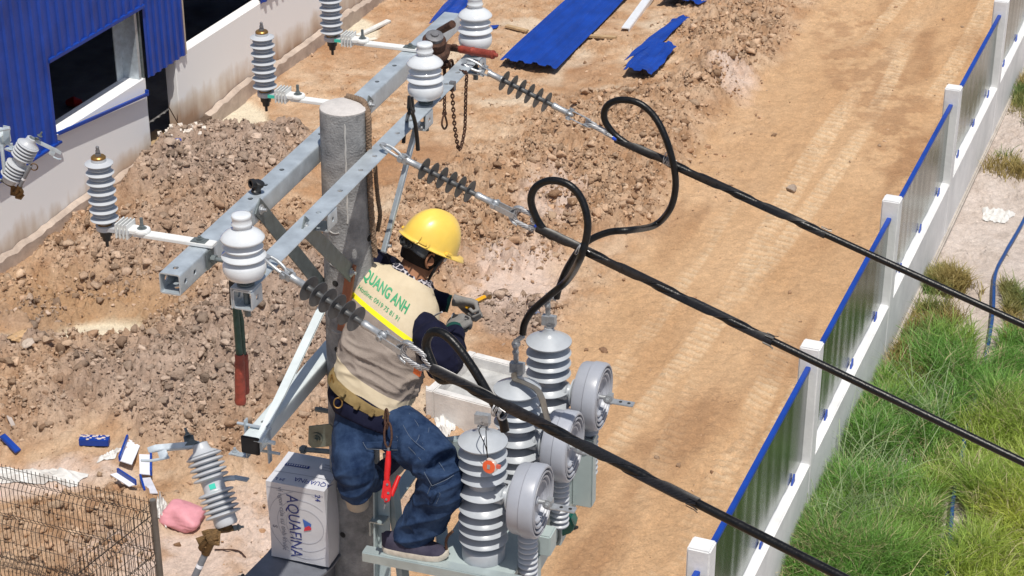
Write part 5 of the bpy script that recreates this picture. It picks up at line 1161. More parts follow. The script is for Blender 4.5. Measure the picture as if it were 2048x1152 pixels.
# ------------------------------------------------------------------ chain hoist at the end of the arms
lt = .03
hst = thing('ratchet_hoist', 'rusty brown chain hoist with a worn red handle resting across the arms', 'chain hoist', at_lat(872, 130, lt))
def hp(px, py, l=lt): return at_lat(px, py, l)
hs = 1.5
hu = (ZX * .93 + PX * .2 - AX * .3).normalized(); hc = hp(868, 86)
m = MB(); m.lathe([(.050, -.022), (.069, -.018), (.073, .000), (.067, .011), (.048, .018)], hc - hu * .040, hu, 32); m.lathe([(.046, -.026), (.051, -.019), (.051, .018), (.043, .025)], hc, hu, 32); m.obox(hc - hu * .065, PX * .032, AX * .026, hu * .026); m.sphere(hp(888, 128), .028, 1.1, 1, .8, 14)
m.obox(hc - hu * .055 - AX * .03, PX * .02, AX * .008, hu * .02)
build(m, 'gear_case', rust, hst, bevel=.001)
m = MB(); m.lathe([(.038, .025), (.039, .042), (.026, .046)], hc, hu, 12); m.lathe([(.018, .046), (.017, .054)], hc, hu, 8); build(m, 'selector_knob', rodm, hst)
h0, h1, h2 = hp(880, 92, .03), hp(918, 98, .10), hp(995, 111, .30)
m = MB(); m.bar(h0, h1 + (h1 - h0) * .15, AX * .017, .010); m.obox(hp(908, 92, .09), PX * .012, AX * .01, ZX * .006); build(m, 'lever', rust, hst, bevel=.002)
m = MB(); hd = (h2 - h1).normalized(); Lh = (h2 - h1).length; m.lathe([(.014, 0), (.017, .01), (.016, Lh * .33), (.0195, Lh * .35), (.0195, Lh * .37), (.017, Lh * .39), (.0185, Lh * .6), (.018, Lh * .84), (.020, Lh * .87), (.019, Lh * .90), (.010, Lh * .92), (.009, Lh * .99), (.006, Lh)], h1, hd, 24); build(m, 'handle_grip', redgrip, hst)
def chain(name, pts, mat=rust, lk=.021, wr=.0032):
    P = spline(pts, 12); L = [0]
    for i in range(1, len(P)): L.append(L[-1] + (P[i] - P[i - 1]).length)
    n = int(L[-1] / (lk * .72)); m = MB()
    def at(s_):
        for i in range(1, len(L)):
            if L[i] >= s_: f = (s_ - L[i - 1]) / (L[i] - L[i - 1] + 1e-9); return P[i - 1].lerp(P[i], f), (P[i] - P[i - 1]).normalized()
        return P[-1], (P[-1] - P[-2]).normalized()
    for k in range(n):
        c, T = at((k + .5) * L[-1] / n); a = V((.3, .95, 0)); a = (a - T * a.dot(T)).normalized(); b = T.cross(a)
        wv = (a if k % 2 else b); ang_ = .35; wv = (wv * math.cos(ang_) + (b if k % 2 else -a) * math.sin(ang_))
        m.tube([c + T * (math.cos(t) * lk * .5) + wv * (math.sin(t) * lk * .30) for t in [2 * math.pi * j / 10 for j in range(11)]], wr, 6, cap=False)
    build(m, name, mat, hst)
chain('load_chain', [hp(886, 132, .02), hp(892, 150, .03), hp(905, 141, .10), hp(925, 143, .17), hp(933, 148, .20), hp(932, 175, .20), hp(931, 215, .20), hp(929, 262, .20), hp(919, 299, .20), hp(911, 265, .195), hp(907, 225, .19), hp(904, 175, .185)])
chain('loose_chain', [hp(889, 138, .04), hp(889, 160, .04), hp(889, 200, .04), hp(889, 226, .04)])
chain('loose_chain', [hp(872, 130, .04), hp(873, 150, .04), hp(876, 168, .05), hp(884, 190, .05), hp(880, 202, .05)])
m = MB(); m.tube(spline([hp(889, 226, .04), hp(885, 238, .04), hp(884, 250, .04), hp(889, 258, .04), hp(894, 250, .04), hp(892, 238, .04), hp(889, 228, .04)], 6), .0045, 8); m.lathe([(.011, 0), (.011, .01)], hp(889, 229, .04), ZX, 10); build(m, 'safety_hook', rust, hst)
m = MB(); m.tube([hp(895, 131, .03), hp(925, 135, .1)], .009, 10); build(m, 'hook_bar', rodm, hst)
m = MB(); m.tube(spline([hp(901, 138, .08), hp(899, 124, .08), hp(904, 121, .08), hp(907, 136, .08)], 5), .006, 8); build(m, 'hook', rust, hst)
m = MB(); m.obox(hp(905, 172, .18), PX * .012, AX * .010, ZX * .020); build(m, 'shackle_pin', rodm, hst)
m = MB(); m.tube([hp(905, 48, -.02), hp(880, 62, -.1), hp(868, 70, -.14)], [.018, .017, .012], 12); build(m, 'pull_rod', rust, None, label='brown steel tube lying along the rear cross arm behind the hoist', cat='tube')
# bolt cutters hanging from the front arm
bc_ = thing('bolt_cutter', 'bolt cutter with green handles and dark red grips hanging below the near insulator', 'bolt cutter', at_al(478, 800, -1.16))
def hb(px, py, a=-1.15): return at_al(px, py, a)
m = MB(); m.tube([hb(470, 605), hb(473, 640), hb(479, 712)], [.0105, .0115, .0125], 14); build(m, 'handle_tube', greenp, bc_); m = MB(); m.tube([hb(474, 605, -1.10), hb(482, 640, -1.10), hb(486, 712, -1.09)], [.009, .0105, .012], 12); build(m, 'handle_tube', greenp, bc_)
def grip(a, b, nm):
    a, b = V(a), V(b); L_ = (b - a).length; m = MB(); m.lathe([(.014, 0), (.017, .006), (.016, L_ * .15), (.0185, L_ * .18), (.0175, L_ * .3), (.0195, L_ * .6), (.019, L_ * .88), (.021, L_ * .93), (.019, L_), (.012, L_ * 1.01)], a, (b - a).normalized(), 20); build(m, nm, redgrip, bc_)
grip(hb(479, 708), hb(481, 806), 'rubber_grip'); grip(hb(487, 708, -1.09), hb(488, 785, -1.09), 'rubber_grip')
m = MB(); m.bar(hb(469, 560, -1.13), hb(471, 610, -1.14), PX * .018, .008); build(m, 'cutter_head', black, bc_)
# black pliers hooked on the front arm
pl_ = thing('pliers', 'black handled pliers hooked over the front cross arm below the middle insulator', 'pliers', at_al(830, 300, .38))
def pp(px, py, a=.20): return at_lat(px, py, .215 if a < .3 else .215)
m = MB(); m.tube([pp(818, 192), pp(819, 215), pp(823, 224)], [.006, .011, .013], 10); m.tube([pp(824, 194), pp(825, 215), pp(823, 224)], [.006, .009, .013], 10); m.lathe([(.014, -.006), (.014, .006)], pp(823, 222), -AX, 14); build(m, 'jaws', black, pl_)
m = MB(); m.tube(spline([pp(824, 224), pp(830, 245), pp(834, 275), pp(836, 300)], 6), .0085, 10); build(m, 'handle', rubber, pl_); m = MB(); m.tube(spline([pp(822, 222), pp(817, 228), at_lat(812, 250, .10), at_lat(809, 262, .10), at_lat(807, 286, .10)], 6), .0080, 10); build(m, 'handle', rubber, pl_)
# black plastic fitting on the rear arm
m = MB(); c = at_lat(512, 383, -.15); m.lathe([(.019, -.004), (.019, .006), (.014, .010), (.014, .03), (.018, .032), (.018, .044), (.015, .046)], c, (ZX * .8 + PX * .4).normalized(), 18); c2_ = c + ZX * .035; m.lathe([(.013, -.015), (.014, .005), (.018, .006), (.018, .022), (.012, .022), (.012, .01)], c2_, (-AX * .8 - PX * .5 + ZX * .1).normalized(), 18)
build(m, 'pipe_fitting', black, None, label='small black plastic fitting sitting on the rear cross arm', cat='fitting')
# tape measure hanging from the near bushing
tm = thing('tape_measure', 'clear cased orange tape measure hanging on a black cord from the nearest bushing', 'tape measure', at_al(980, 945, -.42))
c = at_al(980, 932, -.41); nrm = (-AX * .9 - PX * .1 + ZX * .2).normalized()
m = MB(); m.lathe([(.030, -.010), (.034, -.006), (.034, .006), (.030, .010)], c, nrm, 6); build(m, 'case', M('clear_case', (.55, .48, .44), .2, 0, .1, 40), tm, bevel=.003)
m = MB(); m.lathe([(.026, .010), (.026, .0125), (.012, .0128)], c, nrm, 28); build(m, 'spool', M('tape_red_orange', (.75, .12, .04), .4), tm)
m = MB(); u_ = ZX.cross(nrm).normalized(); v__ = nrm.cross(u_); m.obox(c + nrm * .0135, u_ * .006, v__ * .009, nrm * .001); build(m, 'label', hard, tm); m = MB(); m.obox(c + u_ * .036 + v__ * .006, u_ * .008, v__ * .007, nrm * .006); build(m, 'lock_button', M('pink_red', (.6, .12, .08), .4), tm)
m = MB(); tp_ = at_al(963, 852, -.35); m.tube(spline([tp_, at_al(958, 862, -.40), at_al(968, 885, -.42), at_al(973, 900, -.42), at_al(975, 915, -.42)], 6), .0022, 6); m.tube(spline([tp_ + PX * .02, at_al(972, 862, -.40), at_al(973, 885, -.42), at_al(975, 915, -.42)], 6), .0022, 6); build(m, 'cord', black, tm)
# green power tool on the far side of the recloser
gt = thing('green_tool', 'dark green and black tool hanging behind the near drums', 'tool', at_al(1125, 1070, .2))
def gp(px, py, a=.30): return at_al(px, py, a)
m = MB(); m.prism([gp(1102, 1052), gp(1120, 1036), gp(1140, 1036), gp(1147, 1052), gp(1144, 1066), gp(1124, 1074), gp(1104, 1076)], AX * .07); build(m, 'body', M('tool_green', (.005, .10, .075), .4, 0, .3, 60), gt, bevel=.006)
m = MB(); m.tube([gp(1145, 1056, .34), gp(1157, 1054, .34)], [.012, .006], 12); m.prism([gp(1101, 1056, .29), gp(1116, 1050, .29), gp(1118, 1076, .29), gp(1103, 1077, .29)], AX * .09); m.sphere(gp(1124, 1052, .29), .012); build(m, 'chuck', black, gt, bevel=.004)
# ------------------------------------------------------------------ the worker
S_ = 1 / 492.0
def W(px, py, d): return at_d(px, py, d)
def ring(cx_, cy_, hw, ang_, hd, d, n=40, e=2.3, tilt=0.):
    c = W(cx_, cy_, d); a = R(ang_); k = hw * d / FPX; wv = (CR * math.cos(a) - CU * math.sin(a)) * k; dv = (CB * math.cos(tilt) + (CR * .5 + CU * .85) * math.sin(tilt)) * hd; out = []
    for i in range(n):
        t = 2 * math.pi * i / n; x, y = math.cos(t), math.sin(t)
        out.append(c + wv * math.copysign(abs(x) ** (2 / e), x) + dv * math.copysign(abs(y) ** (2 / e), y))
    return out
def smooth_rings(rs, n=6):
    out = []; m = len(rs[0]); cols = [spline([r[k] for r in rs], n) for k in range(m)]
    return [[cols[k][i] for k in range(m)] for i in range(len(cols[0]))]
def remesh(o, vox, it=4, fac=.5):
    md = o.modifiers.new('r', 'REMESH'); md.mode = 'VOXEL'; md.voxel_size = vox; ms = o.modifiers.new('s', 'SMOOTH'); ms.iterations = it; ms.factor = fac
    bpy.context.view_layer.update(); dg = bpy.context.evaluated_depsgraph_get(); nm = bpy.data.meshes.new_from_object(o.evaluated_get(dg)); o.modifiers.clear(); mats = [m for m in o.data.materials]; o.data = nm
    nm.materials.clear(); [nm.materials.append(m) for m in mats]; nm.polygons.foreach_set('use_smooth', [True] * len(nm.polygons)); nm.update()
def displace(o, fn):
    me = o.data; off = OFF[o.name]; ns = [v.normal.copy() for v in me.vertices]
    for v, n_ in zip(me.vertices, ns): p = v.co + off; v.co = v.co + n_ * fn(p, n_)
    me.update()
def imgc(p): q = p - CAM; f_ = CB * -1; t = q.dot(f_); return 1024 + FPX * q.dot(CR) / t, 576 - FPX * q.dot(CU) / t
def crease(p, dirv, sc, st, seed=0):     # narrow sharp ridges with soft hollows between
    q = p - dirv * p.dot(dirv) * (1 - 1 / st); q = q + V((noise.noise(q * 5 + V((9, seed, 0))), noise.noise(q * 5 + V((0, 9, seed))), 0)) * .03
    a = 1 - min(1, abs(noise.noise(q * sc + V((seed, 0, seed * 2)))) * 3.2); b = 1 - min(1, abs(noise.noise(q * sc * 1.9 + V((3, seed, 1)))) * 3.2)
    return a ** 1.6 + .5 * b ** 1.6 - .45
def fold(p, dirv, sc, st, seed=0):      # fold ridges running along dirv
    q = p - dirv * p.dot(dirv) * (1 - 1 / st); a = noise.noise(q * sc + V((seed, 0, seed * 2))); b = noise.noise(q * sc * 2.1 + V((3, seed, 1)))
    return (1 - 2 * abs(a)) * .7 + (1 - 2 * abs(b)) * .3
def cloth(name, c, c2, wscale=500, rough=.85, bump=.25, weave=True, sheen=0):
    m, n, b = mk(name); tc = n.nodes.new('ShaderNodeTexCoord'); t = n.nodes.new('ShaderNodeTexNoise'); t.inputs['Scale'].default_value = 12; t.inputs['Detail'].default_value = 7; t.inputs['Roughness'].default_value = .7
    n.links.new(tc.outputs['Object'], t.inputs['Vector']); r = n.nodes.new('ShaderNodeValToRGB'); r.color_ramp.elements[0].position = .35; r.color_ramp.elements[1].position = .65
    r.color_ramp.elements[0].color = c + (1,); r.color_ramp.elements[1].color = c2 + (1,); n.links.new(t.outputs['Fac'], r.inputs[0]); n.links.new(r.outputs[0], b.inputs['Base Color'])
    b.inputs['Roughness'].default_value = rough; b.inputs['Specular IOR Level'].default_value = .15; b.inputs['Sheen Weight'].default_value = sheen
    w_ = n.nodes.new('ShaderNodeTexNoise'); w_.inputs['Scale'].default_value = wscale; w_.inputs['Detail'].default_value = 2; n.links.new(tc.outputs['Object'], w_.inputs['Vector'])
    bp = n.nodes.new('ShaderNodeBump'); bp.inputs['Strength'].default_value = bump; bp.inputs['Distance'].default_value = .002; n.links.new(w_.outputs['Fac'], bp.inputs['Height']); n.links.new(bp.outputs[0], b.inputs['Normal']); return m
tanv = cloth('tan_vest_cloth', (.56, .47, .33), (.62, .53, .385)); meshv = cloth('taupe_mesh_cloth', (.24, .20, .175), (.32, .27, .235), 260, .9, .9); navy = cloth('navy_shirt', (.004, .005, .017), (.009, .010, .028)); denim = cloth('dark_denim', (.007, .019, .055), (.034, .064, .135), 300, .85, .5)
yel = cloth('yellow_strip', (.80, .72, .02), (.86, .78, .03), 200, .5, .1); piping = cloth('grey_piping', (.35, .36, .38), (.4, .4, .42)); beltm = cloth('khaki_webbing', (.16, .11, .045), (.25, .18, .08), 400, .8, .5)
skin = cloth('skin', (.26, .12, .065), (.33, .16, .09), 120, .55, .1); hairm = cloth('black_hair', (.008, .006, .005), (.02, .015, .012), 600, .6, .8); glovem = cloth('grey_work_glove', (.17, .165, .155), (.26, .25, .24), 200, .8, .5); cuffm = cloth('teal_cuff', (.01, .06, .05), (.02, .08, .07))
helm = M('yellow_helmet_shell', (.84, .58, .10), .34, 0, .08, 7, coat=.35, rvar=.04); straps = M('black_strap', (.012, .012, .013), .6)
D = 8.05
worker = thing('person', 'lineman in yellow helmet, tan vest and dark jeans leaning from the pole, holding a cutter', 'person', W(745, 900, D))
# --- body: head, neck and trunk as one skin surface
hf = (CR * .75 - CU * .30 - CB * .58).normalized(); hup = (CR * .46 + CU * .87 + CB * .146); hup = (hup - hf * hup.dot(hf)).normalized(); hr = hf.cross(hup).normalized()
HC = W(850, 503, 8.10)
def hl(x, y, z): return HC + hf * x + hr * y + hup * z
m = MB(); vs = []; n1_, n2_ = 30, 36
for i in range(n1_ + 1):
    th = math.pi * i / n1_
    for k in range(n2_):
        ph = 2 * math.pi * k / n2_; x, y, z = math.sin(th) * math.cos(ph), math.sin(th) * math.sin(ph), math.cos(th)
        X_, Y_, Z_ = x * .096, y * .077, z * .112
        if z < 0: nar = 1 + .28 * z; Y_ *= nar; X_ = X_ * (1 + .10 * z) + (-z) * .022
        if x > 0: X_ *= .94
        X_ += .020 * math.exp(-((y / .16) ** 2 + ((z + .10) / .16) ** 2)) * (x > 0)        # nose
        X_ -= .007 * (math.exp(-(((y - .42) / .16) ** 2 + ((z - .05) / .1) ** 2)) + math.exp(-(((y + .42) / .16) ** 2 + ((z - .05) / .1) ** 2))) * (x > 0)   # eye sockets
        X_ += .006 * math.exp(-((y / .35) ** 2 + ((z + .42) / .08) ** 2)) * (x > 0)       # lips
        vs.append(hl(X_, Y_, Z_))
m.add(vs, [(i * n2_ + k, i * n2_ + (k + 1) % n2_, (i + 1) * n2_ + (k + 1) % n2_, (i + 1) * n2_ + k) for i in range(n1_) for k in range(n2_)])
m.tube([hl(-.012, 0, -.04), hl(-.015, 0, -.09), W(828, 562, 8.09), W(815, 585, 8.07)], [.056, .055, .060, .080], 20)
for sg in (-1, 1): m.sphere(hl(-.005, sg * .078, -.012), .001, 1, 1, 1, 4)
m.loft(smooth_rings([ring(738, 800, 76, 30, .09, D), ring(758, 728, 84, 34, .11, D), ring(790, 620, 88, 36, .11, D), ring(815, 570, 50, 33, .07, D)], 4))
body = build(m, 'body', skin, worker, smooth=60); remesh(body, .006, 3)
# ears
for sg in (-1, 1):
    m = MB(); c = hl(-.006, sg * .076, -.016); o1 = (hr * sg * .75 - hf * .6).normalized(); pts = [c + hup * .026 + hf * .006, c + hup * .034 - hf * .006 + o1 * .008, c + hup * .022 - hf * .017 + o1 * .014, c - hup * .004 - hf * .016 + o1 * .013, c - hup * .022 - hf * .006 + o1 * .006, c - hup * .028 + hf * .004]
    m.tube(spline(pts, 6), .0048, 8); m.lathe([(.020, 0), (.020, .004)], c - hf * .004 + o1 * .001, o1, 16); build(m, 'ear', skin, worker, smooth=60)
    m = MB(); m.sphere(hl(.079, sg * .031, .006), .012); build(m, 'eye', M('eye_white', (.7, .68, .65), .2), worker, smooth=60)
m = MB(); m.tube(spline([hl(.092, -.022, -.052), hl(.099, 0, -.050), hl(.092, .022, -.052)], 5), .0035, 8); build(m, 'mouth', M('lips', (.28, .08, .06), .5), worker)
# hair: cap following the skull, short at the neck
m = MB(); vs = []
for i in range(19):
    th = math.pi * (.0 + .66 * i / 18)
    for k in range(n2_):
        ph = 2 * math.pi * k / n2_; lim = .66 if math.cos(ph) < .25 else (.40 if math.cos(ph) > .6 else .56); t2 = min(th, math.pi * lim); x, y, z = math.sin(t2) * math.cos(ph), math.sin(t2) * math.sin(ph), math.cos(t2); g_ = 1.05 - .02 * (i / 18)
        vs.append(hl(x * .098 * g_, y * .079 * g_ * (1 + .1 * min(0, z)), z * .114 * g_))
m.add(vs, [(i * n2_ + k, i * n2_ + (k + 1) % n2_, (i + 1) * n2_ + (k + 1) % n2_, (i + 1) * n2_ + k) for i in range(18) for k in range(n2_)]); build(m, 'hair', hairm, worker, smooth=60)
# --- helmet
hat = thing('helmet_', 'x', 'x', HC); bpy.data.objects.remove(hat)
BC = hup * .034
def hh_(x, y, z): return HC + BC + hf * x + hr * y + hup * z
m = MB(); n3, n4 = 34, 72; rings_ = []
prof_ = []
def hrad(ph): 
    c_, s__ = math.cos(ph), math.sin(ph); return .134 * abs(c_), .108 * abs(s__)
def shell(t, ph, inset=0.):   # t 0 rim .. 1 top
    c_, s__ = math.cos(ph), math.sin(ph); a = math.pi / 2 * t; r_ = math.cos(a) ** .82; z = .148 * math.sin(a)
    ridge = .0045 * math.exp(-((s__ * r_) / .16) ** 2) * min(1, t * 5) * (1 if t > .15 else 0)
    crease = -.0022 * math.exp(-((abs(s__) * r_ - .42) / .05) ** 2) * min(1, t * 4)
    k = 1 - inset
    return hh_(c_ * r_ * .128 * k, s__ * r_ * .106 * k, (z + ridge + crease) * k)
rows = []
def rim(ph, w_, dz):
    c_, s__ = math.cos(ph), math.sin(ph); bill = max(0, c_) ** 3; return hh_(c_ * (.128 + w_ + bill * .045 * (w_ > 0)), s__ * (.106 + w_), dz - bill * .012 * (w_ > .004) )
for w_, dz in ((-.004, -.004), (.010, -.006), (.0125, -.003), (.011, .000), (.002, .003)): rows.append([rim(2 * math.pi * k / n4, w_, dz) for k in range(n4)])
for i in range(1, n3): rows.append([shell(i / n3, 2 * math.pi * k / n4) for k in range(n4)])
rows.append([shell(.999, 2 * math.pi * k / n4) for k in range(n4)])
vs = [p for r in rows for p in r]; m.add(vs, [(i * n4 + k, i * n4 + (k + 1) % n4, (i + 1) * n4 + (k + 1) % n4, (i + 1) * n4 + k) for i in range(len(rows) - 1) for k in range(n4)])
inner = [[shell(.0, 2 * math.pi * k / n4, .04) for k in range(n4)]] + [[shell(i / 12, 2 * math.pi * k / n4, .05) for k in range(n4)] for i in range(1, 12)]
vs2 = [p for r in inner for p in r]; m.add(vs2, [(i * n4 + k, i * n4 + (k + 1) % n4, (i + 1) * n4 + (k + 1) % n4, (i + 1) * n4 + k) for i in range(len(inner) - 1) for k in range(n4)])
hel = build(m, 'helmet', helm, worker, smooth=50, fixn=False)
m = MB()
for ph in (1.30, 2.25, -1.30, -2.25):
    c_, s__ = math.cos(ph), math.sin(ph); o1 = (hf * c_ * .106 + hr * s__ * .128).normalized(); t_ = hup.cross(o1); m.obox(hh_(c_ * .128, s__ * .106, .010) + o1 * .006, t_ * .016, o1 * .008, hup * .007)
build(m, 'side_slot', helm, hel, bevel=.003)
# ratchet band behind the head
bandm = M('smoky_plastic_band', (.045, .047, .050), .25, 0, .5, 50, coat=.3)
m = MB(); vs = []; k_ = 40
for i in range(k_ + 1):
    ph = math.pi * (.62 + .76 * i / k_) ; c_, s__ = math.cos(ph), math.sin(ph); hw_ = .020 + .004 * math.cos(6 * ph)
    for (o_, z) in ((.0, hw_), (.005, hw_ - .003), (.005, -hw_ + .003), (.0, -hw_)): vs.append(hl(c_ * (.108 + o_), s__ * (.090 + o_), .008 + z))
m.add(vs, [(i * 4 + j, i * 4 + (j + 1) % 4, i * 4 + 4 + (j + 1) % 4, i * 4 + 4 + j) for i in range(k_) for j in range(4)])
for ph, r_ in ((math.pi * 1.0, .019), (math.pi * .86, .011), (math.pi * 1.14, .011)):
    c_, s__ = math.cos(ph), math.sin(ph); o1 = (hf * c_ + hr * s__).normalized(); m.lathe([(r_, 0), (r_, .010), (r_ * .7, .013), (r_ * .65, .008), (r_ * .2, .008)], hl(c_ * .111, s__ * .093, .008), o1, 20)
build(m, 'headband', bandm, worker)
m = MB(); sgs = (1,)
for sg in (-1, 1):
    m.tube(spline([hh_(.030, sg * .112, .012), hl(.028, sg * .092, .01), hl(.03, sg * .076, -.05), hl(.055, sg * .035, -.105), hl(.062, 0, -.112)], 6), .006, 8)
build(m, 'chin_strap', straps, worker)
# --- scarf
scm, sn, sb = mk('patterned_scarf'); tc = sn.nodes.new('ShaderNodeTexCoord'); vo = sn.nodes.new('ShaderNodeTexVoronoi'); vo.feature = 'DISTANCE_TO_EDGE'; vo.inputs['Scale'].default_value = 42; sn.links.new(tc.outputs['Object'], vo.inputs['Vector']); rp_ = sn.nodes.new('ShaderNodeValToRGB'); rp_.color_ramp.elements[0].position = .06; rp_.color_ramp.elements[0].color = (.55, .52, .55, 1); rp_.color_ramp.elements[1].position = .10; rp_.color_ramp.elements[1].color = (.012, .012, .03, 1); sn.links.new(vo.outputs[0], rp_.inputs[0]); sn.links.new(rp_.outputs[0], sb.inputs['Base Color']); sb.inputs['Roughness'].default_value = .8
m = MB(); c = W(824, 556, 8.09); pts = []
for i in range(33):
    t = 2 * math.pi * i / 32; a = R(30); pts.append(c + (CR * math.cos(a) - CU * math.sin(a)) * .083 * math.cos(t) + (CB * .95 + CU * -.25) * .066 * math.sin(t) + (CR * math.sin(a) + CU * math.cos(a)) * .006 * math.sin(3 * t))
m.tube(pts, [.016 + .004 * math.sin(i * 1.9) for i in range(33)], 14, cap=False); m.tube([p + (CR * .4 + CU * .8) * .016 - (p - c) * .10 for p in pts], [.013 + .003 * math.cos(i * 2.3) for i in range(33)], 14, cap=False)
build(m, 'scarf', scm, worker, smooth=60)
# --- shirt with both sleeves
m = MB()
m.loft(smooth_rings([ring(736, 850, 74, 24, .142, D), ring(732, 832, 84, 26, .143, D), ring(735, 812, 86, 28, .132, D), ring(738, 785, 80, 30, .104, D), ring(758, 728, 84, 35, .108, D), ring(780, 655, 88, 37, .114, D), ring(800, 595, 90, 36, .106, D), ring(815, 568, 58, 33, .075, D), ring(824, 558, 44, 31, .065, D)], 5))
m.tube(spline([W(752, 560, 8.06), W(738, 538, 8.08), W(752, 530, 8.15), W(795, 555, 8.30), W(835, 588, 8.42), W(870, 600, 8.45), W(898, 607, 8.45)], 5), [.058] * 5 + [.068] * 5 + [.064] * 5 + [.056] * 5 + [.050] * 5 + [.044] * 5 + [.037], 20)
m.tube(spline([W(832, 640, 8.02), W(858, 668, 7.96), W(878, 712, 7.92), W(890, 745, 7.95)], 6), [.066] * 6 + [.078] * 6 + [.068] * 6 + [.056], 20)
m.tube(spline([W(886, 742, 7.96), W(900, 722, 8.08), W(907, 690, 8.20), W(909, 662, 8.30)], 6), [.055] * 6 + [.054] * 6 + [.045] * 6 + [.036], 20)
shirt = build(m, 'shirt', navy, worker, smooth=60); remesh(shirt, .0075, 3)
fd1 = (CR * .8 - CU * .6).normalized()
displace(shirt, lambda p, n_: .005 * crease(p, fd1, 9, 3, 1))
m = MB(); m.tube([W(893, 606, 8.45), W(900, 608, 8.45)], .039, 18); m.tube([W(908, 668, 8.28), W(909, 658, 8.31)], .038, 18); build(m, 'shirt_cuff', cuffm, worker)
# --- vest
VR = [(741, 776, 84, 33, 0.122, -0.42), (747, 756, 88, 34, 0.128, -0.4), (755, 733, 92, 35, 0.133, -0.34), (764, 706, 95, 36, 0.136, -0.26), (771, 678, 97, 37, 0.138, -0.18), (776, 653, 107, 38, 0.139, -0.12), (781, 630, 109, 38, 0.136, -0.08), (787, 605, 108, 37, 0.126, -0.04), (794, 584, 101, 34, 0.11, 0), (803, 567, 86, 32, 0.092, 0), (814, 559, 62, 31, 0.076, 0), (822, 554, 46, 30, 0.066, 0)]
NV, SUB = 150, 14
rr_ = smooth_rings([ring(*a[:5], D, n=NV, e=2.25, tilt=a[5]) for a in VR], SUB)
m = MB(); vs = [p for r in rr_ for p in r]; nr = len(rr_)
def vsec(i):     # row -> material: 0 tan 1 mesh 2 yellow
    t = i / SUB
    return 0 if t < 1.45 else (1 if t < 5.40 else (2 if t < 5.84 else 0))
m.v = [tuple(p) for p in vs]
for i in range(nr - 1):
    for k in range(NV): m.f.append((i * NV + k, i * NV + (k + 1) % NV, (i + 1) * NV + (k + 1) % NV, (i + 1) * NV + k)); m.mi.append(vsec(i + .5))
vest = build(m, 'vest', [tanv, meshv, yel], worker, smooth=80)
vd = (CR * .80 - CU * .58).normalized(); vup = (CR * .5 + CU * .85).normalized()
def vfold(p, n_):
    x, y = imgc(p); t = ((x - 737) * .5 - (y - 790) * .86)     # distance up the back in pixels
    low = max(0, 1 - abs(t - 55) / 75); up_ = max(0, min(1, (t - 170) / 60))
    f = .019 * low * crease(p, (vd * .95 + vup * .1).normalized(), 13, 5, 2) + .0035 * fold(p, vd, 7, 2, 5)
    f += .005 * up_ * crease(p, (CR * .2 + CU * .9).normalized(), 8, 3, 9)
    f += .004 * math.exp(-((x - (770 + .1 * t)) / 26) ** 2) * -1 * min(1, t / 80)
    return f
displace(vest, vfold)
mv_ = vest.modifiers.new('t', 'SOLIDIFY'); mv_.thickness = .004; mv_.offset = -1
bvh = BVHTree.FromPolygons([v.co + OFF[vest.name] for v in vest.data.vertices], [tuple(p.vertices) for p in vest.data.polygons])
def on_vest(px, py, lift=.0022):
    d_ = ray(px, py).normalized(); hit = bvh.ray_cast(CAM, d_); return (hit[0] - d_ * lift) if hit[0] is not None else W(px, py, 7.92)
grn = M('green_print', (.015, .30, .12), .6)
def vest_text(body_, cx_, cy_, size, bx, by, ux_, uy_, name, sx=1., bold=0):
    fn = lambda x, y: on_vest(cx_ + (x * sx * bx + y * ux_) * size, cy_ + (x * sx * by + y * uy_) * size)
    text_on(body_, fn, 0, 0, 0, 0, 0, 'CENTER', name, grn, None, vest, bold=bold)
vest_text('QUANG ANH', 772, 583, 31, .76, .65, .46, -.89, 'printed_name', .60, .03)
vest_text('Hotline: 0919 75 81 91', 758, 607, 13.5, .78, .63, .50, -.86, 'printed_phone', .84, .006)
# grey piping round the near armhole
m = MB(); pts = [on_vest(px, py, .001) for px, py in ((884, 624), (868, 632), (852, 648), (840, 665), (831, 680), (825, 693))]; m.tube(spline(pts, 6), .0035, 8); build(m, 'armhole_piping', piping, vest)
# navy sleeve comes over the armhole
m = MB(); m.tube(spline([W(858, 662, 7.955), W(868, 682, 7.925), W(880, 715, 7.915), W(888, 742, 7.94)], 6), [.050] * 4 + [.064] * 4 + [.070] * 5 + [.066] * 5 + [.055], 24); slv = build(m, 'sleeve', navy, worker, smooth=60); remesh(slv, .008, 2); displace(slv, lambda p, n_: .007 * crease(p, (CR * .9 - CU * .3).normalized(), 10, 3, 4))
# --- belt
m = MB(); rr2 = smooth_rings([ring(741, 775, 84, 31, .146, D, n=60, tilt=-.40), ring(738, 782, 87, 30, .153, D, n=60, tilt=-.40), ring(735, 789, 87, 29, .152, D, n=60, tilt=-.40)], 4); m.loft(rr2); belt = build(m, 'belt', beltm, worker, smooth=60)
for q, (px, py) in enumerate(((686, 786), (714, 812), (744, 826), (772, 832))):
    m = MB(); c = W(px, py, 7.895); m.obox(c, (CR * .84 - CU * .5) * .009, (CR * .5 + CU * .84) * .016, CB * .006); build(m, 'belt_loop', beltm, belt, bevel=.002)
m = MB(); c = W(668, 800, 7.96)
def torus(m, c, u, v_, r1, r2, wr, seg=20): m.tube([c + u * math.cos(t) * r1 + v_ * math.sin(t) * r2 for t in [2 * math.pi * k / seg for k in range(seg + 1)]], wr, 8, cap=False)
torus(m, W(676, 806, 7.91), CR, CU, .017, .020, .003); build(m, 'd_ring', brassy, belt); m = MB(); torus(m, W(664, 762, 7.96), CR * .5 + CB * .5, CU, .012, .026, .003); build(m, 'd_ring', brassy, belt)
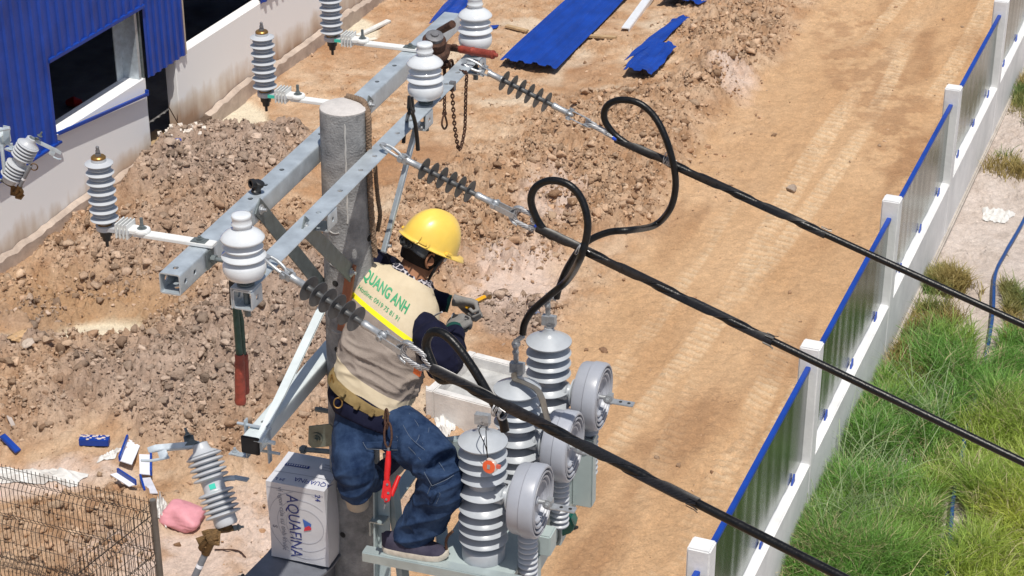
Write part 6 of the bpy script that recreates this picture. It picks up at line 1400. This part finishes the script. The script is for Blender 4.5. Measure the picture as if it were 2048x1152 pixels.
# --- jeans
m = MB()
m.loft(smooth_rings([ring(740, 815, 80, 24, .112, D), ring(745, 840, 84, 22, .128, D), ring(750, 868, 80, 18, .120, D), ring(752, 890, 60, 14, .10, D)], 5))
m.tube(spline([W(712, 842, 8.05), W(708, 880, 8.02), W(706, 922, 7.98), W(710, 958, 8.0), W(714, 994, 8.06)], 6), [.090] * 6 + [.086] * 6 + [.080] * 6 + [.066] * 6 + [.046], 22)
m.tube(spline([W(780, 848, 8.05), W(815, 872, 8.00), W(850, 902, 7.93), W(880, 932, 7.88)], 6), [.106] * 6 + [.106] * 6 + [.100] * 6 + [.092], 24)
m.tube(spline([W(883, 930, 7.88), W(884, 962, 7.91), W(866, 1005, 7.98), W(842, 1045, 8.04), W(822, 1076, 8.09)], 6), [.088] * 6 + [.092] * 6 + [.090] * 6 + [.084] * 6 + [.078], 24)
m.tube(spline([W(712, 955, 7.99), W(732, 955, 8.08), W(752, 955, 8.16)], 5), [.070] * 5 + [.058] * 5 + [.042], 16)
jeans = build(m, 'jeans', denim, worker, smooth=60); remesh(jeans, .0062, 4)
knee = W(885, 945, 7.88)
def jfold(p, n_):
    x, y = imgc(p)
    if y < 1000 and x < 775: return .009 * crease(p, (CR * .9 + CU * .35).normalized(), 7, 4, 3) * (.5 + .5 * min(1, max(0, (y - 850) / 80)))
    if y > 950: return .013 * crease(p, (CR * .9 + CU * .30).normalized(), 8, 5, 7) * min(1, (y - 930) / 60)
    k = math.exp(-((x - 835) / 45) ** 2 - ((y - 950) / 35) ** 2)
    return .007 * crease(p, (CR * .8 - CU * .55).normalized(), 6, 5, 6) + .012 * k * crease(p, (CR * .95 + CU * .25).normalized(), 10, 5, 8)
displace(jeans, jfold)
jb = BVHTree.FromPolygons([v.co + OFF[jeans.name] for v in jeans.data.vertices], [tuple(p.vertices) for p in jeans.data.polygons])
def on_j(px, py, lift=.001):
    d_ = ray(px, py).normalized(); hit = jb.ray_cast(CAM, d_); return (hit[0] - d_ * lift) if hit[0] is not None else W(px, py, 7.95)
stitch = M('pale_stitching', (.12, .15, .20), .8)
m = MB()
for ln in (((818, 826), (836, 850), (838, 872), (832, 884)), ((806, 850), (822, 876), (850, 900), (878, 925), (893, 948)), ((845, 830), (858, 856), (845, 888)), ((792, 872), (818, 895), (842, 920)), ((726, 885), (760, 897), (793, 900), (795, 880)), ((850, 950), (880, 945), (905, 930), (928, 915)), ((855, 988), (864, 966), (872, 955)), ((872, 1008), (880, 990), (878, 985))):
    m.tube(spline([on_j(*p, .0003) for p in ln], 6), .0009, 4)
build(m, 'stitching', stitch, jeans)
def patch(poly, th, name, mat, par, fn=on_j, seg=1):   # cloth flap that follows what it lies on
    a, b, c, d = poly; n = 10; vs = []
    for j in range(n + 1):
        for i in range(n + 1):
            u, v_ = i / n, j / n; x = (a[0] * (1 - u) + b[0] * u) * (1 - v_) + (d[0] * (1 - u) + c[0] * u) * v_; y = (a[1] * (1 - u) + b[1] * u) * (1 - v_) + (d[1] * (1 - u) + c[1] * u) * v_
            e = 0 if i in (0, n) or j in (0, n) else 1; vs.append(fn(x, y, th * (.3 + .7 * e)))
    m = MB(); m.add(vs, [(j * (n + 1) + i, j * (n + 1) + i + 1, (j + 1) * (n + 1) + i + 1, (j + 1) * (n + 1) + i) for j in range(n) for i in range(n)]); return build(m, name, mat, par, smooth=70, fixn=False)
pk = patch([(848, 944), (915, 922), (926, 938), (864, 972)], .010, 'pocket_flap', denim, jeans)
pk2 = patch([(726, 884), (795, 882), (795, 900), (734, 898)], .009, 'pocket_flap', denim, jeans)
m = MB()
for (poly, f) in ((((864, 972), (895, 958), (926, 938)), .013), (((848, 944), (856, 958), (864, 972)), .012), (((734, 898), (765, 899), (795, 900)), .012), (((726, 884), (730, 892), (734, 898)), .012)): m.tube(spline([on_j(*p, f) for p in poly], 6), .0011, 4)
build(m, 'flap_seams', stitch, jeans)
m = MB(); m.tube(spline([on_j(862, 1004, .004), on_j(868, 990, .006), on_j(873, 983, .004)], 5), .008, 8); build(m, 'side_tab', denim, jeans)
m = MB(); m.tube([W(713, 990, 8.06), W(716, 1008, 8.10)], [.050, .046], 20); build(m, 'sock', cloth('beige_sock', (.38, .33, .27), (.45, .40, .33)), worker)
# --- shoes
shoem = cloth('grey_canvas', (.035, .032, .055), (.065, .06, .09), 300, .8, .4); solem = M('dirty_cream_sole', (.52, .47, .40), .7, 0, .2, 30)
def shoe(heel, toe, up, nm, side=1):
    heel, toe = V(heel), V(toe); d = (toe - heel); L_ = d.length; d.normalize(); s_ = d.cross(up).normalized(); up = s_.cross(d).normalized()
    def outline(t):      # half width and centre shift
        return .030 + .016 * math.sin(math.pi * min(1, t * 1.05)) ** .8 + (.006 if t > .55 else 0) * math.sin(math.pi * (t - .55) / .45), 0
    ts = [0, .02, .06, .12, .2, .3, .4, .5, .6, .7, .8, .88, .94, .98, 1.0]
    def hw(t): return outline(t)[0] * (math.sin(math.pi / 2 * min(1, t / .09)) ** .6 if t < .09 else 1) * ((1 - ((t - .85) / .15) ** 2 * .999) ** .5 if t > .85 else 1)
    m = MB(); rg = []
    for t in ts: c = heel + d * L_ * t; h_ = max(hw(t), .002); lift = .012 * max(0, (t - .85) / .15) ** 2; rg.append([c + s_ * -h_ + up * lift, c + s_ * h_ + up * lift, c + s_ * (h_ + .002) + up * (.016 + lift), c + s_ * h_ * .97 + up * (.026 + lift), c - s_ * h_ * .97 + up * (.026 + lift), c - s_ * (h_ + .002) + up * (.016 + lift)])
    m.loft(rg); o1 = build(m, 'sole', solem, None, smooth=50, origin=OFF[worker.name])
    o1.parent = worker; o1.location = (0, 0, 0)
    m = MB(); rg = []
    for t in ts:
        h_ = max(hw(t) * .97, .002); c = heel + d * L_ * t; top = .085 if t < .35 else (.085 - (t - .35) / .65 * .046); top *= (1 - max(0, (t - .8) / .2) ** 2 * .55); top = max(top, .030) if t > .02 else .075; r_ = []
        for k in range(15):
            a = math.pi * k / 14; r_.append(c + s_ * math.cos(a) * h_ * (1 - .12 * math.sin(a)) + up * (.024 + (top - .024) * math.sin(a) ** .75))
        rg.append(r_)
    m.loft(rg); o2 = build(m, 'shoe', shoem, worker, smooth=60); o1.parent = o2; o1.name = 'sole'
    m = MB(); q = heel + d * L_ * .62 + up * .050; m.tube([q - s_ * .03 - up * .006, q + up * .006, q + s_ * .03 - up * .006], .0015, 5); m.tube([heel + d * L_ * .52 + side * s_ * .037 + up * .04, heel + d * L_ * .66 + side * s_ * .038 + up * .034, heel + d * L_ * .75 + side * s_ * .03 + up * .045], .0012, 5); build(m, 'seam', black, o2)
ZT = 7.757
shoe(at_z(764, 1096, ZT), at_z(898, 1116, ZT), ZX, 'right')
shoe(W(764, 972, 8.22), W(816, 914, 8.36), (CU * .5 + CB * .6 - CR * .55).normalized(), 'left', -1)
# --- gloved hands
def hand(wr, fwd, back, thumb_side, grip_r, bends=(55, 85, 60), name='glove'):
    fwd = V(fwd).normalized(); back = V(back); back = (back - fwd * back.dot(fwd)).normalized(); sd = fwd.cross(back).normalized() * thumb_side
    m = MB(); P_ = lambda a, b, c: V(wr) + fwd * a + sd * b + back * c
    rg = []
    for a, w_, t_ in ((-.012, .031, .024), (.010, .031, .021), (.035, .040, .019), (.062, .045, .018), (.088, .044, .016), (.098, .040, .012)):
        rg.append([P_(a, w_ * math.copysign(abs(math.cos(q)) ** .8, math.cos(q)), t_ * math.copysign(abs(math.sin(q)) ** .8, math.sin(q))) for q in [2 * math.pi * k / 20 for k in range(20)]])
    m.loft(smooth_rings(rg, 3))
    for i, (off, l1_, r_) in enumerate(((.031, .043, .0115), (.010, .047, .0118), (-.012, .044, .0112), (-.033, .035, .0100))):
        p = P_(.088, off, -.001); ang_ = 0; dv = fwd; pts = [P_(.07, off, 0), p]; rad = [r_ * .9, r_ * 1.04]
        for j, (b_, l_) in enumerate(zip(bends, (l1_, l1_ * .62, l1_ * .50))):
            ang_ += R(b_ + (i - 1.5) * 3); dv = fwd * math.cos(ang_) - back * math.sin(ang_); p = p + dv * l_; pts.append(p); rad.append(r_ * (1 - .07 * (j + 1)))
        pts.append(p + dv * .004); rad.append(r_ * .55); m.tube(pts, rad, 12)
    t0 = P_(.022, .030, -.004); t1 = P_(.050, .050, -.018); t2 = P_(.078, .046, -.036); t3 = P_(.098, .030, -.046); m.tube(spline([P_(.008, .016, 0), t0, t1, t2, t3, P_(.104, .022, -.048)], 4), [.016] * 4 + [.0165] * 4 + [.0140] * 4 + [.0125] * 4 + [.0115] * 4 + [.007], 12)
    o = build(m, name, glovem, worker, smooth=60); remesh(o, .0032, 2)
    displace(o, lambda p, n_: .0012 * fold(p, sd, 40, 2, 3)); return P_
hw1 = W(912, 601, 8.44)
P1 = hand(hw1, CR * .95 - CU * .22 + CB * .12, CU * .90 - CB * .30 + CR * .2, -1, .012)
hw2 = W(903, 664, 8.30)
P2 = hand(hw2, CR * .20 + CU * .55 - CB * .65, CB * .7 - CR * .6 + CU * .4, 1, .012, (60, 80, 50))
ct_ = thing('cutter', 'small yellow handled cutter held in the worker gloved fist', 'hand tool', W(960, 600, 8.42))
m = MB(); a, b = W(943, 608, 8.42), W(972, 593, 8.42); d_ = (b - a).normalized(); s_ = d_.cross(CB).normalized(); m.bar(a, b, s_ * .010, .007); m.tube([W(931, 615, 8.42), a], .010, 10); build(m, 'handle', yellowp, ct_, bevel=.003)
m = MB(); m.bar(W(955, 606, 8.405), W(977, 595, 8.405), s_ * .0045, .003); m.lathe([(.011, -.004), (.011, .004)], W(979, 594, 8.42), CB, 16); build(m, 'cutting_wheel', bronze, ct_)
kt = thing('black_grip_tool', 'black handled tool held in the worker lower hand', 'hand tool', W(930, 640, 8.36))
m = MB(); a, b = W(906, 634, 8.36), W(936, 641, 8.34); m.tube([a, a.lerp(b, .3), a.lerp(b, .9), b], [.013, .016, .0165, .013], 16); build(m, 'handle', black, kt)
m = MB(); m.tube([a.lerp(b, -.03), a.lerp(b, .02)], .019, 16); build(m, 'collar', hard, kt)
# --- carabiner and red crimping tool on the belt
cb_ = thing('carabiner', 'rust brown carabiner hanging from the back of the khaki belt', 'carabiner', W(777, 895, 7.86))
m = MB(); torus(m, W(776, 870, 7.85), CR * .9 + CB * .3, CU, .0165, .050, .0045, 28); torus(m, W(773, 838, 7.865), CR * .5 + CB * .8, CU, .014, .040, .0045, 24); build(m, 'ring', rust, cb_)
rt = thing('crimping_tool', 'red ratchet crimping tool dangling below the carabiner', 'hand tool', W(775, 1020, 7.85))
def q_(px, py, d=7.83): return W(px, py, d)
m = MB(); m.tube([q_(777, 902), q_(776, 925), q_(774, 950), q_(773, 968)], [.009, .0125, .012, .010], 12); build(m, 'handle', redp, rt); m = MB(); m.tube([q_(798, 952, 7.86), q_(790, 972, 7.85), q_(782, 992, 7.84)], [.008, .010, .010], 12); build(m, 'handle', redp, rt)
m = MB(); m.prism([q_(767, 960), q_(780, 960), q_(784, 985), q_(779, 1003), q_(770, 1005), q_(766, 990)], CB * .016); m.prism([q_(767, 965), q_(773, 966), q_(767, 998), q_(762, 996)], CB * .014); build(m, 'jaw_plate', redp, rt, bevel=.003)
m = MB()
for px, py in ((775, 968), (777, 985), (773, 998)): m.lathe([(.005, 0), (.005, .003)], q_(px, py) + CB * .017, CB, 10)
m.tube([q_(772, 1002), q_(768, 1018)], [.006, .003], 8); m.tube([q_(777, 905), q_(777, 895)], .005, 8); build(m, 'pivot_pin', rodm, rt)
print('OBJS', len(bpy.data.objects))
